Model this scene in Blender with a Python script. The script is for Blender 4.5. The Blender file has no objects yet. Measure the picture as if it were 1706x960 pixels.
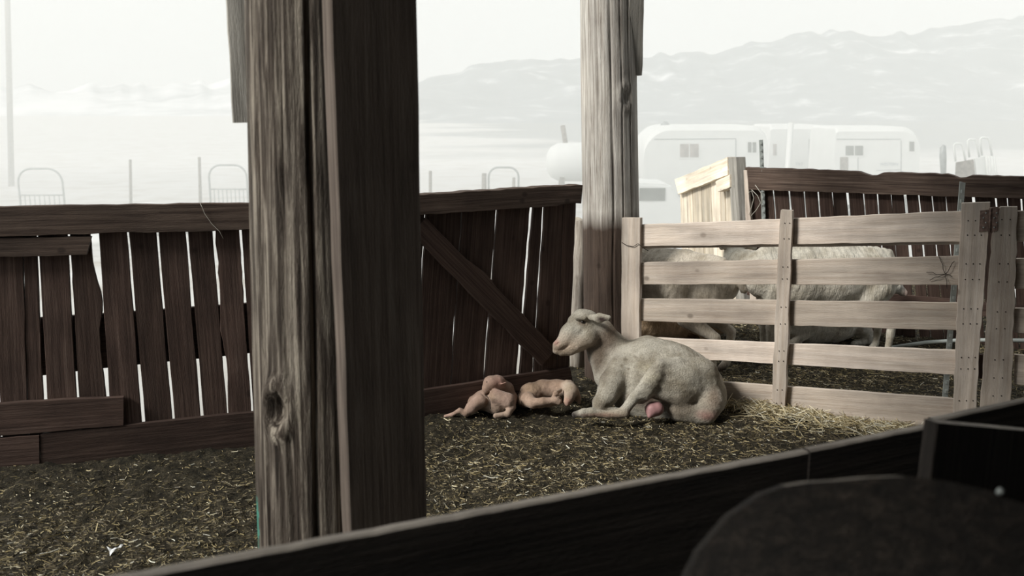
import bpy, bmesh, math, random
import numpy as np
from mathutils import Vector, Matrix

SC = bpy.context.scene
COL = SC.collection
R = math.radians
random.seed(7)
RS = np.random.RandomState(11)

# ------------------------------------------------------------------ camera
PITCH = R(11.3); FPX = 1500.0; CAMZ = 1.7
cam_data = bpy.data.cameras.new('camera')
cam_data.sensor_width = 36.0
cam_data.lens = 36.0 * FPX / 1706.0
cam_data.clip_end = 3000
cam_data.dof.use_dof = True
cam_data.dof.focus_distance = 5.2
cam_data.dof.aperture_fstop = 3.2
cam = bpy.data.objects.new('camera', cam_data)
cam.location = (0, 0, CAMZ)
cam.rotation_euler = (R(90) - PITCH, 0, 0)
COL.objects.link(cam)
SC.camera = cam

# ------------------------------------------------------------------ sky, sun, exposure
world = bpy.data.worlds.new('sky'); SC.world = world
world.use_nodes = True
bgn = world.node_tree.nodes['Background']
bgn.inputs['Color'].default_value = (0.965, 1.0, 0.98, 1)
bgn.inputs['Strength'].default_value = 0.84
sun_d = bpy.data.lights.new('sun', 'SUN')
sun_d.energy = 3.7
sun_d.angle = R(13)
sun_d.color = (1.0, 0.97, 0.90)
sun = bpy.data.objects.new('sun', sun_d)
COL.objects.link(sun)
SUN_DIR = Vector((-1.0, -0.57, 0.88)).normalized()      # towards the sun
sun.rotation_euler = SUN_DIR.to_track_quat('Z', 'Y').to_euler()
SC.view_settings.view_transform = 'Standard'
SC.view_settings.look = 'None'
SC.view_settings.exposure = 0.0
SC.view_settings.gamma = 1.0
SC.view_settings.use_curve_mapping = False
SC.cycles.use_denoising = True
SC.cycles.max_bounces = 8
SC.cycles.diffuse_bounces = 4
SC.cycles.volume_bounces = 4
SC.cycles.volume_step_rate = 4

# ------------------------------------------------------------------ measuring helpers
cp, sp = math.cos(PITCH), math.sin(PITCH)
def ray(px, py):
    u = (px - 853) / FPX; v = (480 - py) / FPX
    return Vector((u, cp + v * sp, -sp + v * cp))
CAMP = Vector((0, 0, CAMZ))
def D(px, py, t): return CAMP + ray(px, py) * t
def G(px, py, z=0.0):
    d = ray(px, py); return CAMP + d * ((z - CAMZ) / d.z)
class Plane:
    """A vertical plane through two ground points; n faces the camera."""
    def __init__(s, a, b):
        s.a = Vector((a.x, a.y, 0)); e = Vector((b.x - a.x, b.y - a.y, 0)).normalized()
        s.e = e; n = Vector((e.y, -e.x, 0))
        if n.dot(CAMP - s.a) < 0: n = -n
        s.n = n
    def p(s, px, py, off=0.0):
        d = ray(px, py); o = s.a + s.n * off
        t = (o - CAMP).dot(s.n) / d.dot(s.n)
        return CAMP + d * t

# ------------------------------------------------------------------ object helpers
def tag(o, label=None, cat=None, group=None, kind=None):
    if label: o['label'] = label
    if cat: o['category'] = cat
    if group: o['group'] = group
    if kind: o['kind'] = kind
    return o
def empty(name, loc, label=None, cat=None, group=None, rz=0):
    o = bpy.data.objects.new(name, None); COL.objects.link(o)
    o.location = loc; o.rotation_euler = (0, 0, rz); o.empty_display_size = 0.1
    return tag(o, label, cat, group)
def wm(o):
    m = Matrix.LocRotScale(o.location, o.rotation_euler, o.scale) if o.rotation_mode != 'QUATERNION' else Matrix.LocRotScale(o.location, o.rotation_quaternion, o.scale)
    return wm(o.parent) @ m if o.parent else m
def link(name, me, mat, parent=None, M=None, smooth=False):
    o = bpy.data.objects.new(name, me); COL.objects.link(o)
    if mat and len(me.materials) == 0: me.materials.append(mat)
    if parent: o.parent = parent
    if M is not None:
        L = (wm(parent).inverted() @ M) if parent else M
        loc, rot, sca = L.decompose()
        o.location = loc; o.rotation_euler = rot.to_euler(); o.scale = sca
    if smooth: me.polygons.foreach_set('use_smooth', [True] * len(me.polygons))
    return o
def frame(c, x, z):
    x = x.normalized(); z = (z - x * z.dot(x)).normalized(); y = z.cross(x)
    M = Matrix((x, y, z)).transposed().to_4x4(); M.translation = c
    return M
def board(name, parent, tl, tr, br, bl, thick, mat, n, seg=8, jag=0.003, cutA=None, cutB=None, endjag=0.003, bev=0.002, edge=None):
    """A sawn board. tl..bl: corners of its camera side; thickness goes away from n."""
    h = ((tr - tl) + (br - bl)).length; v = ((bl - tl) + (br - tr)).length
    if h >= v: a0, a1, b0, b1 = tl, tr, bl, br      # side A = top
    else: a0, a1, b0, b1 = tl, bl, tr, br           # side A = left
    L = ((a1 - a0) + (b1 - b0)) * 0.5
    c = (a0 + a1 + b0 + b1) * 0.25 - n * thick * 0.5
    M = frame(c, L, n); Mi = M.inverted()
    verts = []; faces = []
    rnd = random.Random(hash((round(c.x, 3), round(c.z, 3))) & 0xffff)
    for i in range(seg + 1):
        u = i / seg
        a = a0.lerp(a1, u); b = b0.lerp(b1, u); w = (b - a).normalized()
        a = a + w * (rnd.uniform(-jag, jag) + (cutA(u) if cutA else 0))
        b = b - w * (rnd.uniform(-jag, jag) + (cutB(u) if cutB else 0))
        if i in (0, seg):
            a = a + L.normalized() * rnd.uniform(-endjag, endjag); b = b + L.normalized() * rnd.uniform(-endjag, endjag)
        e = min(bev, thick * .3)
        ws = w * e
        verts += [Mi @ (a + ws), Mi @ (b - ws), Mi @ (b - n * e), Mi @ (b - n * (thick - e)), Mi @ (b - n * thick - ws), Mi @ (a - n * thick + ws), Mi @ (a - n * (thick - e)), Mi @ (a - n * e)]
    for i in range(seg):
        o = i * 8; q = o + 8
        for k in range(8):
            k2 = (k + 1) % 8
            faces.append((o + k, o + k2, q + k2, q + k))
    faces.append(tuple(range(7, -1, -1))); faces.append(tuple(range(seg * 8, seg * 8 + 8)))
    me = bpy.data.meshes.new(name); me.from_pydata(verts, [], faces)
    bm = bmesh.new(); bm.from_mesh(me); bmesh.ops.recalc_face_normals(bm, faces=bm.faces); bm.to_mesh(me); bm.free()
    if edge:        # paler upper edge: the light on it is put into the colour
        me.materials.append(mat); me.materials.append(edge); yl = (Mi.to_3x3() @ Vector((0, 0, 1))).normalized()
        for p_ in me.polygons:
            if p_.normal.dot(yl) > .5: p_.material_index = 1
    return link(name, me, mat, parent, M)
def pboard(name, parent, pl, q, thick, mat, off=0.0, **k):
    c = [pl.p(x, y, off) for x, y in q]
    return board(name, parent, *c, thick, mat, pl.n, **k)
def tube(name, parent, pts, r, mat, sides=8, closed=False, smooth=True, kind=None):
    pts = [Vector(p) for p in pts]; n = len(pts)
    rr = r if isinstance(r, (list, tuple)) else [r] * n
    c = sum(pts, Vector()) / n; verts = []; faces = []
    up = Vector((0, 0, 1)); prev = None
    for i, p in enumerate(pts):
        t = (pts[min(i + 1, n - 1)] - pts[max(i - 1, 0)]).normalized()
        if prev is None:
            a = t.cross(up if abs(t.z) < .9 else Vector((1, 0, 0))).normalized()
        else:
            a = (prev - t * prev.dot(t)).normalized()
        prev = a; b = t.cross(a)
        for k in range(sides):
            an = 2 * math.pi * k / sides
            verts.append(p - c + (a * math.cos(an) + b * math.sin(an)) * rr[i])
    for i in range(n - 1):
        for k in range(sides):
            k2 = (k + 1) % sides
            faces.append((i * sides + k, i * sides + k2, (i + 1) * sides + k2, (i + 1) * sides + k))
    faces.append(tuple(range(sides - 1, -1, -1))); faces.append(tuple(range((n - 1) * sides, n * sides)))
    me = bpy.data.meshes.new(name); me.from_pydata(verts, [], faces)
    o = link(name, me, mat, parent, Matrix.Translation(c), smooth)
    if kind: o['kind'] = kind
    return o
def box(name, parent, c, size, mat, M=None, bevel=0.0, rz=0):
    bm = bmesh.new(); bmesh.ops.create_cube(bm, size=1)
    bmesh.ops.scale(bm, vec=size, verts=bm.verts)
    if bevel: bmesh.ops.bevel(bm, geom=bm.edges[:], offset=bevel, segments=2, affect='EDGES')
    me = bpy.data.meshes.new(name); bm.to_mesh(me); bm.free()
    return link(name, me, mat, parent, M if M is not None else Matrix.Translation(Vector(c)) @ Matrix.Rotation(rz, 4, 'Z'))

# ------------------------------------------------------------------ material helpers
def new_mat(name):
    m = bpy.data.materials.new(name); m.use_nodes = True
    nt = m.node_tree; return m, nt, nt.nodes['Principled BSDF']
def N(nt, t, **kw):
    n = nt.nodes.new(t)
    for k, v in kw.items():
        if k in n.inputs.keys(): n.inputs[k].default_value = v
        else: setattr(n, k, v)
    return n
def ramp(nt, fac, stops):
    r = nt.nodes.new('ShaderNodeValToRGB'); e = r.color_ramp.elements
    while len(e) < len(stops): e.new(0.5)
    for el, (p, c) in zip(e, stops):
        el.position = p; el.color = (*c, 1)
    nt.links.new(fac, r.inputs['Fac']); return r.outputs['Color']
def mix(nt, fac, a, b, mode='MIX'):
    m = nt.nodes.new('ShaderNodeMix'); m.data_type = 'RGBA'; m.blend_type = mode
    for inp, val in ((m.inputs['Factor'], fac), (m.inputs['A'], a), (m.inputs['B'], b)):
        if hasattr(val, 'is_linked') or hasattr(val, 'links'): nt.links.new(val, inp)
        elif isinstance(val, (int, float)): inp.default_value = val
        else: inp.default_value = (*val, 1)
    return m.outputs['Result']
def wood(name, dark, mid, light, knots=0.6, rough=0.85, axis='X', fine=1.0, bump=0.35, stain=0.5, low=None, ct=0.19):
    m, nt, b = new_mat(name)
    tc = N(nt, 'ShaderNodeTexCoord'); oi = N(nt, 'ShaderNodeObjectInfo')
    add = N(nt, 'ShaderNodeVectorMath', operation='ADD'); sc = N(nt, 'ShaderNodeVectorMath', operation='SCALE')
    cb = N(nt, 'ShaderNodeCombineXYZ')
    for i in range(3): nt.links.new(oi.outputs['Random'], cb.inputs[i])
    nt.links.new(cb.outputs[0], sc.inputs[0]); sc.inputs['Scale'].default_value = 37.0
    nt.links.new(tc.outputs['Object'], add.inputs[0]); nt.links.new(sc.outputs[0], add.inputs[1])
    def mapped(s):
        if axis == 'Z': s = (s[1], s[2], s[0])
        mp = N(nt, 'ShaderNodeMapping'); mp.inputs['Scale'].default_value = s
        nt.links.new(add.outputs[0], mp.inputs['Vector']); return mp.outputs[0]
    g = N(nt, 'ShaderNodeTexNoise', Scale=1.0, Detail=6.0, Roughness=0.62, Distortion=0.6)
    nt.links.new(mapped((2.2, 95 * fine, 95 * fine)), g.inputs['Vector'])
    g2 = N(nt, 'ShaderNodeTexNoise', Scale=1.0, Detail=3.0, Distortion=0.4)
    nt.links.new(mapped((2.0, 16, 16)), g2.inputs['Vector'])
    st = N(nt, 'ShaderNodeTexNoise', Scale=3.2, Detail=5.0, Roughness=0.6)
    nt.links.new(add.outputs[0], st.inputs['Vector'])
    fi = N(nt, 'ShaderNodeTexNoise', Scale=1.0, Detail=2.0); nt.links.new(mapped((40, 400, 400)), fi.inputs['Vector'])
    col = ramp(nt, g.outputs['Fac'], [(0.5 - ct * 1.3, tuple(v * .55 for v in dark)), (0.5 - ct, dark), (0.5, mid), (0.5 + ct, light)])
    c2 = ramp(nt, g2.outputs['Fac'], [(0.3, (0.62,) * 3), (0.7, (1.12,) * 3)])
    col = mix(nt, 0.8, col, c2, 'MULTIPLY')
    sv = ramp(nt, st.outputs['Fac'], [(0.32, (0.45, 0.42, 0.42)), (0.55, (1, 1, 1)), (0.75, (1.15, 1.12, 1.06))])
    col = mix(nt, stain, col, sv, 'MULTIPLY')
    kn = N(nt, 'ShaderNodeTexVoronoi', Scale=1.0); kn.feature = 'F1'
    nt.links.new(mapped((6.0, 7.5, 7.5)), kn.inputs['Vector'])
    kf0 = ramp(nt, kn.outputs['Distance'], [(0.07, (1, 1, 1)), (0.14, (0, 0, 0))])
    ks = N(nt, 'ShaderNodeSeparateColor'); nt.links.new(kn.outputs['Color'], ks.inputs[0])
    kg = N(nt, 'ShaderNodeMath', operation='GREATER_THAN'); nt.links.new(ks.outputs[0], kg.inputs[0]); kg.inputs[1].default_value = .6
    kf = mix(nt, 1.0, kf0, kg.outputs[0], 'MULTIPLY')
    kmul = N(nt, 'ShaderNodeMath', operation='MULTIPLY'); nt.links.new(kf, kmul.inputs[0]); kmul.inputs[1].default_value = knots
    col = mix(nt, kmul.outputs[0], col, tuple(x * 0.45 for x in dark))
    rv = ramp(nt, oi.outputs['Random'], [(0.0, (0.72, 0.70, 0.68)), (1.0, (1.22, 1.2, 1.2))])
    col = mix(nt, 1.0, col, rv, 'MULTIPLY')
    if low:      # rubbed and stained dark up to the height the animals reach
        sx = N(nt, 'ShaderNodeSeparateXYZ'); nt.links.new(tc.outputs['Object'], sx.inputs[0])
        ad_ = N(nt, 'ShaderNodeMath', operation='MULTIPLY_ADD'); nt.links.new(g2.outputs['Fac'], ad_.inputs[0]); ad_.inputs[1].default_value = .10; nt.links.new(sx.outputs['Z'], ad_.inputs[2])
        mr = N(nt, 'ShaderNodeMapRange'); nt.links.new(ad_.outputs[0], mr.inputs['Value'])
        mr.inputs['From Min'].default_value = low[0]; mr.inputs['From Max'].default_value = low[0] + .12; mr.inputs['To Min'].default_value = 1; mr.inputs['To Max'].default_value = 0
        lowc = mix(nt, 1.0, col, tuple(min(1, v * 1.9) for v in low[1]), 'MULTIPLY')
        col = mix(nt, mr.outputs[0], col, lowc)
    nt.links.new(col, b.inputs['Base Color'])
    b.inputs['Roughness'].default_value = rough
    b.inputs['Specular IOR Level'].default_value = 0.25
    bp = N(nt, 'ShaderNodeBump', Strength=bump, Distance=0.006)
    ad = N(nt, 'ShaderNodeMath', operation='ADD'); nt.links.new(g.outputs['Fac'], ad.inputs[0]); nt.links.new(fi.outputs['Fac'], ad.inputs[1])
    nt.links.new(ad.outputs[0], bp.inputs['Height']); nt.links.new(bp.outputs[0], b.inputs['Normal'])
    return m
def plain(name, col, rough=0.7, metal=0.0, var=0.15, scale=12.0, bump=0.0, spec=0.3):
    m, nt, b = new_mat(name)
    tc = N(nt, 'ShaderNodeTexCoord'); n = N(nt, 'ShaderNodeTexNoise', Scale=scale, Detail=4.0)
    nt.links.new(tc.outputs['Object'], n.inputs['Vector'])
    c = ramp(nt, n.outputs['Fac'], [(0.3, tuple(x * (1 - var) for x in col)), (0.7, tuple(min(1, x * (1 + var)) for x in col))])
    nt.links.new(c, b.inputs['Base Color'])
    b.inputs['Roughness'].default_value = rough; b.inputs['Metallic'].default_value = metal
    b.inputs['Specular IOR Level'].default_value = spec
    if bump:
        bp = N(nt, 'ShaderNodeBump', Strength=bump, Distance=0.01); nt.links.new(n.outputs['Fac'], bp.inputs['Height']); nt.links.new(bp.outputs[0], b.inputs['Normal'])
    return m
def coat(name, scale=60.0, bump=0.6, dist=0.006, var=0.2, wrinkle=0.0):
    """Skin and short wool: colour from the mesh's own tint, broken up by noise."""
    m, nt, b = new_mat(name)
    at = N(nt, 'ShaderNodeAttribute', attribute_name='tint'); tc = N(nt, 'ShaderNodeTexCoord')
    n = N(nt, 'ShaderNodeTexNoise', Scale=scale, Detail=5.0, Roughness=0.7); nt.links.new(tc.outputs['Object'], n.inputs['Vector'])
    n2 = N(nt, 'ShaderNodeTexNoise', Scale=9.0, Detail=4.0); nt.links.new(tc.outputs['Object'], n2.inputs['Vector'])
    v = ramp(nt, n.outputs['Fac'], [(0.3, (1 - var,) * 3), (0.7, (1 + var,) * 3)])
    v2 = ramp(nt, n2.outputs['Fac'], [(0.34, (0.66, 0.63, 0.58)), (0.6, (1.08, 1.08, 1.08))])
    c = mix(nt, 1.0, at.outputs['Color'], v, 'MULTIPLY'); c = mix(nt, 1.0, c, v2, 'MULTIPLY')
    nt.links.new(c, b.inputs['Base Color'])
    b.inputs['Roughness'].default_value = 0.9; b.inputs['Specular IOR Level'].default_value = 0.1
    b.inputs['Sheen Weight'].default_value = 0.12; b.inputs['Sheen Roughness'].default_value = 0.5
    h = n.outputs['Fac']
    if wrinkle:
        mp = N(nt, 'ShaderNodeMapping'); mp.inputs['Scale'].default_value = (70, 20, 14)
        nt.links.new(tc.outputs['Object'], mp.inputs['Vector'])
        w = N(nt, 'ShaderNodeTexNoise', Scale=1.0, Detail=2.0, Distortion=1.2); nt.links.new(mp.outputs[0], w.inputs['Vector'])
        mm = N(nt, 'ShaderNodeMath', operation='MULTIPLY_ADD'); nt.links.new(w.outputs['Fac'], mm.inputs[0]); mm.inputs[1].default_value = wrinkle
        nt.links.new(h, mm.inputs[2]); h = mm.outputs[0]
    bp = N(nt, 'ShaderNodeBump', Strength=bump, Distance=dist); nt.links.new(h, bp.inputs['Height']); nt.links.new(bp.outputs[0], b.inputs['Normal'])
    return m

W_DARK = wood('red_brown_board', (0.038, 0.023, 0.018), (0.072, 0.046, 0.037), (0.115, 0.080, 0.066))
W_BEAM = wood('brown_beam', (0.045, 0.030, 0.024), (0.10, 0.072, 0.058), (0.17, 0.13, 0.105))
W_PALE = wood('pale_board', (0.56, 0.475, 0.40), (0.68, 0.60, 0.525), (0.76, 0.69, 0.62), knots=0.8, stain=0.4, fine=0.8)
W_POST = wood('grey_post', (0.20, 0.175, 0.15), (0.44, 0.42, 0.385), (0.60, 0.585, 0.55), axis='Z', knots=0.5, bump=0.6, stain=0.4, low=(1.02, (.075, .056, .047)))
W_POSTD = wood('weathered_post', (0.045, 0.034, 0.026), (0.14, 0.118, 0.098), (0.42, 0.38, 0.32), axis='Z', knots=0.1, bump=0.9, stain=0.6, fine=.7, ct=.12)
W_GREY = wood('grey_board', (0.20, 0.19, 0.17), (0.36, 0.35, 0.32), (0.48, 0.47, 0.44), stain=.3)
W_POLE = wood('peeled_pole', (0.22, 0.19, 0.16), (0.36, 0.33, 0.29), (0.50, 0.47, 0.42), axis='Z', knots=.3)
W_PLANK = wood('post_plank', (0.07, 0.055, 0.047), (0.12, 0.098, 0.083), (0.165, 0.14, 0.12), knots=0.3, stain=0.3, bump=0.2)
W_FORE_LIT = wood('lit_foreground_edge', (0.12, 0.11, 0.095), (0.19, 0.175, 0.155), (0.27, 0.25, 0.225), knots=0.2, bump=0.5)  # lit top edges of the foreground boards, painted as a paler wood
W_YEL = wood('new_pine_board', (0.62, 0.52, 0.38), (0.76, 0.69, 0.57), (0.84, 0.79, 0.70), knots=0.4, stain=0.3)
M_STEEL = plain('galvanised_steel', (0.36, 0.39, 0.38), 0.6, 0.0, bump=0.2)
M_DSTEEL = plain('dark_steel', (0.05, 0.055, 0.06), 0.55, 0.5)
M_RUST = plain('rusty_iron', (0.22, 0.155, 0.13), 0.8, 0.3, var=0.4, scale=60, bump=0.4)
M_WIRE = plain('rusty_wire', (0.03, 0.024, 0.02), 0.7, 0.4)
M_TWINE = plain('pale_twine', (0.5, 0.48, 0.42), 0.9)
M_WHITE = plain('white_panel', (0.70, 0.72, 0.71), 0.45, var=0.03, scale=2)
M_SEAM = plain('panel_seam', (0.30, 0.32, 0.33), 0.6)
M_PANE = plain('window_glass', (0.12, 0.13, 0.12), 0.15, var=0.3, scale=3, spec=0.5)
M_PANEB = plain('curtained_glass', (0.30, 0.27, 0.25), 0.3, var=0.3, scale=4, spec=0.5)
M_TYRE = plain('tyre', (0.05, 0.05, 0.05), 0.8)
M_PIPE = plain('pipe_gate_steel', (0.34, 0.36, 0.36), 0.5, 0.3)
M_FARWOOD = plain('far_grey_wood', (0.22, 0.20, 0.18), 0.9, var=0.3)
M_LET = plain('lettering', (0.34, 0.38, 0.42), 0.6, var=0.02)

W_FORE_SHADED = wood('shaded_foreground_board', (0.009, 0.008, 0.007), (0.018, 0.015, 0.013), (0.038, 0.032, 0.027), knots=0.1, bump=0.6)  # faces of the same boards, their shade put into the colour
# ------------------------------------------------------------------ numpy noise
_tab = RS.rand(4096).astype(np.float32)
def vn2(x, y, s=0):
    xi = np.floor(x).astype(np.int64); yi = np.floor(y).astype(np.int64); fx = x - xi; fy = y - yi
    fx = fx * fx * (3 - 2 * fx); fy = fy * fy * (3 - 2 * fy)
    h = lambda a, b: _tab[(a * 127 + b * 311 + s * 71 + ((a * b) & 63) * 17) & 4095]
    return (h(xi, yi) * (1 - fx) + h(xi + 1, yi) * fx) * (1 - fy) + (h(xi, yi + 1) * (1 - fx) + h(xi + 1, yi + 1) * fx) * fy
def vn3(x, y, z, s=0):
    xi = np.floor(x).astype(np.int64); yi = np.floor(y).astype(np.int64); zi = np.floor(z).astype(np.int64)
    fx = x - xi; fy = y - yi; fz = z - zi
    fx = fx * fx * (3 - 2 * fx); fy = fy * fy * (3 - 2 * fy); fz = fz * fz * (3 - 2 * fz)
    h = lambda a, b, c: _tab[(a * 127 + b * 311 + c * 769 + s * 71 + ((a ^ b ^ c) & 63) * 29) & 4095]
    def pl(c): return (h(xi, yi, c) * (1 - fx) + h(xi + 1, yi, c) * fx) * (1 - fy) + (h(xi, yi + 1, c) * (1 - fx) + h(xi + 1, yi + 1, c) * fx) * fy
    return pl(zi) * (1 - fz) + pl(zi + 1) * fz
def np_mesh(name, verts, quads):
    me = bpy.data.meshes.new(name)
    v = np.ascontiguousarray(verts, dtype=np.float32); q = np.ascontiguousarray(quads, dtype=np.int32)
    k = q.shape[1]
    me.vertices.add(len(v)); me.vertices.foreach_set('co', v.ravel())
    me.loops.add(q.size); me.loops.foreach_set('vertex_index', q.ravel())
    me.polygons.add(len(q)); me.polygons.foreach_set('loop_start', np.arange(0, q.size, k, dtype=np.int32))
    me.polygons.foreach_set('loop_total', np.full(len(q), k, dtype=np.int32))
    me.update(calc_edges=True); me.validate()
    return me
def set_tint(me, cols):
    a = me.attributes.new('tint', 'FLOAT_COLOR', 'POINT')
    c = np.ones((len(me.vertices), 4), np.float32); c[:, :3] = cols
    a.data.foreach_set('color', c.ravel())

# ------------------------------------------------------------------ planes of the pen
PL_LEFT = Plane(G(0, 775), G(415, 738))
PL_GATE = Plane(G(700, 697), G(970, 652))
PL_HURD = Plane(D(1040, 650, 5.6), D(1640, 735, 4.7))
PL_BACK = Plane(D(1240, 527, 7.5), D(1600, 572, 6.67))

# ------------------------------------------------------------------ ground: muck floor of the barn and pens, snowy ground outside
def ground_h(x, y):
    h = 0.022 * (vn2(x * 2.1, y * 2.1, 1) - .5) + 0.022 * (vn2(x * 9, y * 9, 2) - .5) + 0.018 * (vn2(x * 26, y * 26, 3) - .5) + 0.009 * (vn2(x * 70, y * 70, 4) - .5)
    return h
gx = np.linspace(-4.4, 4.6, 560); gy = np.concatenate([np.linspace(-1.0, 1.6, 40), np.linspace(1.61, 9.2, 560)])
GX, GY = np.meshgrid(gx, gy)
GZ = ground_h(GX, GY)
nx = len(gx); ny = len(gy)
ii, jj = np.meshgrid(np.arange(nx - 1), np.arange(ny - 1))
b0 = (jj * nx + ii).ravel()
def in_barn(x, y, m=0.0):
    dl = (x - PL_LEFT.a.x) * PL_LEFT.n.x + (y - PL_LEFT.a.y) * PL_LEFT.n.y; dg = (x - PL_GATE.a.x) * PL_GATE.n.x + (y - PL_GATE.a.y) * PL_GATE.n.y
    return ((dl > -.03 + m) | (dg > -.03 + m)) | ((x > .36 + m) & (y > 5.0))
cell = in_barn(GX.ravel()[b0], GY.ravel()[b0]); b0 = b0[cell]
me = np_mesh('floor', np.stack([GX.ravel(), GY.ravel(), GZ.ravel()], 1), np.stack([b0, b0 + 1, b0 + nx + 1, b0 + nx], 1))
m, nt, b = new_mat('trodden_muck')
tc = N(nt, 'ShaderNodeTexCoord')
n1 = N(nt, 'ShaderNodeTexNoise', Scale=22.0, Detail=8.0, Roughness=0.7); nt.links.new(tc.outputs['Object'], n1.inputs['Vector'])
n2 = N(nt, 'ShaderNodeTexNoise', Scale=110.0, Detail=4.0, Roughness=0.7); nt.links.new(tc.outputs['Object'], n2.inputs['Vector'])
c1 = ramp(nt, n1.outputs['Fac'], [(0.33, (0.008, 0.007, 0.0055)), (0.50, (0.030, 0.026, 0.018)), (0.72, (0.085, 0.072, 0.050))])
c2 = ramp(nt, n2.outputs['Fac'], [(0.35, (0.35,) * 3), (0.7, (1.7, 1.65, 1.5))])
nt.links.new(mix(nt, 1.0, c1, c2, 'MULTIPLY'), b.inputs['Base Color'])
b.inputs['Roughness'].default_value = 0.85; b.inputs['Specular IOR Level'].default_value = 0.2
bp = N(nt, 'ShaderNodeBump', Strength=0.9, Distance=0.01); nt.links.new(n2.outputs['Fac'], bp.inputs['Height']); nt.links.new(bp.outputs[0], b.inputs['Normal'])
M_MUCK = m
floor = link('floor', me, M_MUCK, smooth=True); floor['kind'] = 'structure'

# snowy ground beyond the pens: falls away from the barn, level from about 22 m on
def out_h(x, y):
    d = np.clip((y - 8.5) / 13.0, 0, 1); d = d * d * (3 - 2 * d)
    dl = np.clip((-x - 4.0) / 9.0, 0, 1); dl = dl * dl * (3 - 2 * dl)
    return -0.04 - 1.5 * np.maximum(d, dl * .6) + 0.05 * (vn2(x * .6, y * .6, 9) - .5)
ox = np.concatenate([np.linspace(-700, -40, 12), np.linspace(-36, 36, 120), np.linspace(40, 700, 12)])
oy = np.concatenate([np.linspace(-60, 0, 14), np.linspace(1, 40, 110), np.linspace(45, 900, 20)])
OX, OY = np.meshgrid(ox, oy); OZ = out_h(OX, OY)
inside = in_barn(OX, OY, -.95) & (OX > -4.2) & (OX < 4.4) & (OY < 8.9) & (OY > -8)
OZ = np.where(inside, -0.12, OZ)
nx = len(ox); ny = len(oy)
ii, jj = np.meshgrid(np.arange(nx - 1), np.arange(ny - 1)); b0 = (jj * nx + ii).ravel()
me = np_mesh('ground', np.stack([OX.ravel(), OY.ravel(), OZ.ravel()], 1), np.stack([b0, b0 + 1, b0 + nx + 1, b0 + nx], 1))
m, nt, b = new_mat('old_snow'); tc = N(nt, 'ShaderNodeTexCoord')
n1 = N(nt, 'ShaderNodeTexNoise', Scale=0.9, Detail=6.0); nt.links.new(tc.outputs['Object'], n1.inputs['Vector'])
c1 = ramp(nt, n1.outputs['Fac'], [(0.30, (0.38, 0.36, 0.33)), (0.48, (0.50, 0.495, 0.48)), (0.7, (0.56, 0.565, 0.565))])
gp = N(nt, 'ShaderNodeSeparateXYZ'); nt.links.new(tc.outputs['Object'], gp.inputs[0])
def mth(op, a, b_): 
    q = N(nt, 'ShaderNodeMath', operation=op)
    for i_, v_ in enumerate((a, b_)):
        if isinstance(v_, (int, float)): q.inputs[i_].default_value = v_
        else: nt.links.new(v_, q.inputs[i_])
    return q.outputs[0]
n3 = N(nt, 'ShaderNodeTexNoise', Scale=0.06, Detail=6.0); nt.links.new(tc.outputs['Object'], n3.inputs['Vector'])
nn = mth('MULTIPLY', mth('SUBTRACT', n3.outputs['Fac'], .5), 60.0)
fx_ = mth('DIVIDE', mth('ADD', mth('ADD', gp.outputs['X'], mth('MULTIPLY', gp.outputs['Y'], .10)), nn), 14.0)
fy_ = mth('DIVIDE', mth('ADD', mth('SUBTRACT', gp.outputs['Y'], 58.0), nn), 25.0)
fm = N(nt, 'ShaderNodeMath', operation='MINIMUM'); nt.links.new(fx_, fm.inputs[0]); nt.links.new(fy_, fm.inputs[1])
fc = N(nt, 'ShaderNodeClamp'); nt.links.new(fm.outputs[0], fc.inputs[0])
c1 = mix(nt, fc.outputs[0], c1, (.14, .155, .16))        # brushy flat below the ridge
nt.links.new(c1, b.inputs['Base Color']); b.inputs['Roughness'].default_value = 0.9
outg = link('ground', me, m, smooth=True); outg['kind'] = 'structure'

# ------------------------------------------------------------------ barn shell (outside the frame, it shades the pens)
def slab(name, pts, z0, z1, mat):
    n = len(pts); vs = [(x, y, z0) for x, y in pts] + [(x, y, z1) for x, y in pts]
    fs = [tuple(range(n - 1, -1, -1)), tuple(range(n, 2 * n))] + [(i, (i + 1) % n, n + (i + 1) % n, n + i) for i in range(n)]
    me = bpy.data.meshes.new(name); me.from_pydata(vs, [], fs); o = link(name, me, mat); o['kind'] = 'structure'; return o
M_ROOF = plain('dark_roof_boards', (0.07, 0.055, 0.045), 0.9, var=0.3)
POST_A = D(508, 900, 2.75); POST_B = D(1020, 645, 5.75)
ld = Vector((POST_B.x - POST_A.x, POST_B.y - POST_A.y, 0)).normalized(); ln = Vector((-ld.y, ld.x, 0))
e0 = POST_A + ln * 0.15 - ld * 7.5; e1 = POST_B + ln * 0.15 + ld * 0.9
slab('ceiling', [(e0.x, e0.y), (e1.x, e1.y), (e1.x + 6.0, e1.y - 2.9), (6.0, -6.0), (e0.x, -6.0)], 3.4, 3.55, M_ROOF)
slab('wall_back', [(e0.x, -6.0), (6.2, -6.0), (6.2, -5.9), (e0.x, -5.9)], -0.1, 3.42, M_ROOF)
slab('wall_right', [(5.2, -5.9), (5.3, -5.9), (5.3, 3.4), (5.2, 3.4)], -0.1, 3.42, M_ROOF)
slab('floor_inner', [(-4.4, -6.0), (5.3, -6.0), (5.3, -0.95), (-4.4, -0.95)], -0.1, -0.01, M_MUCK)

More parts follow.
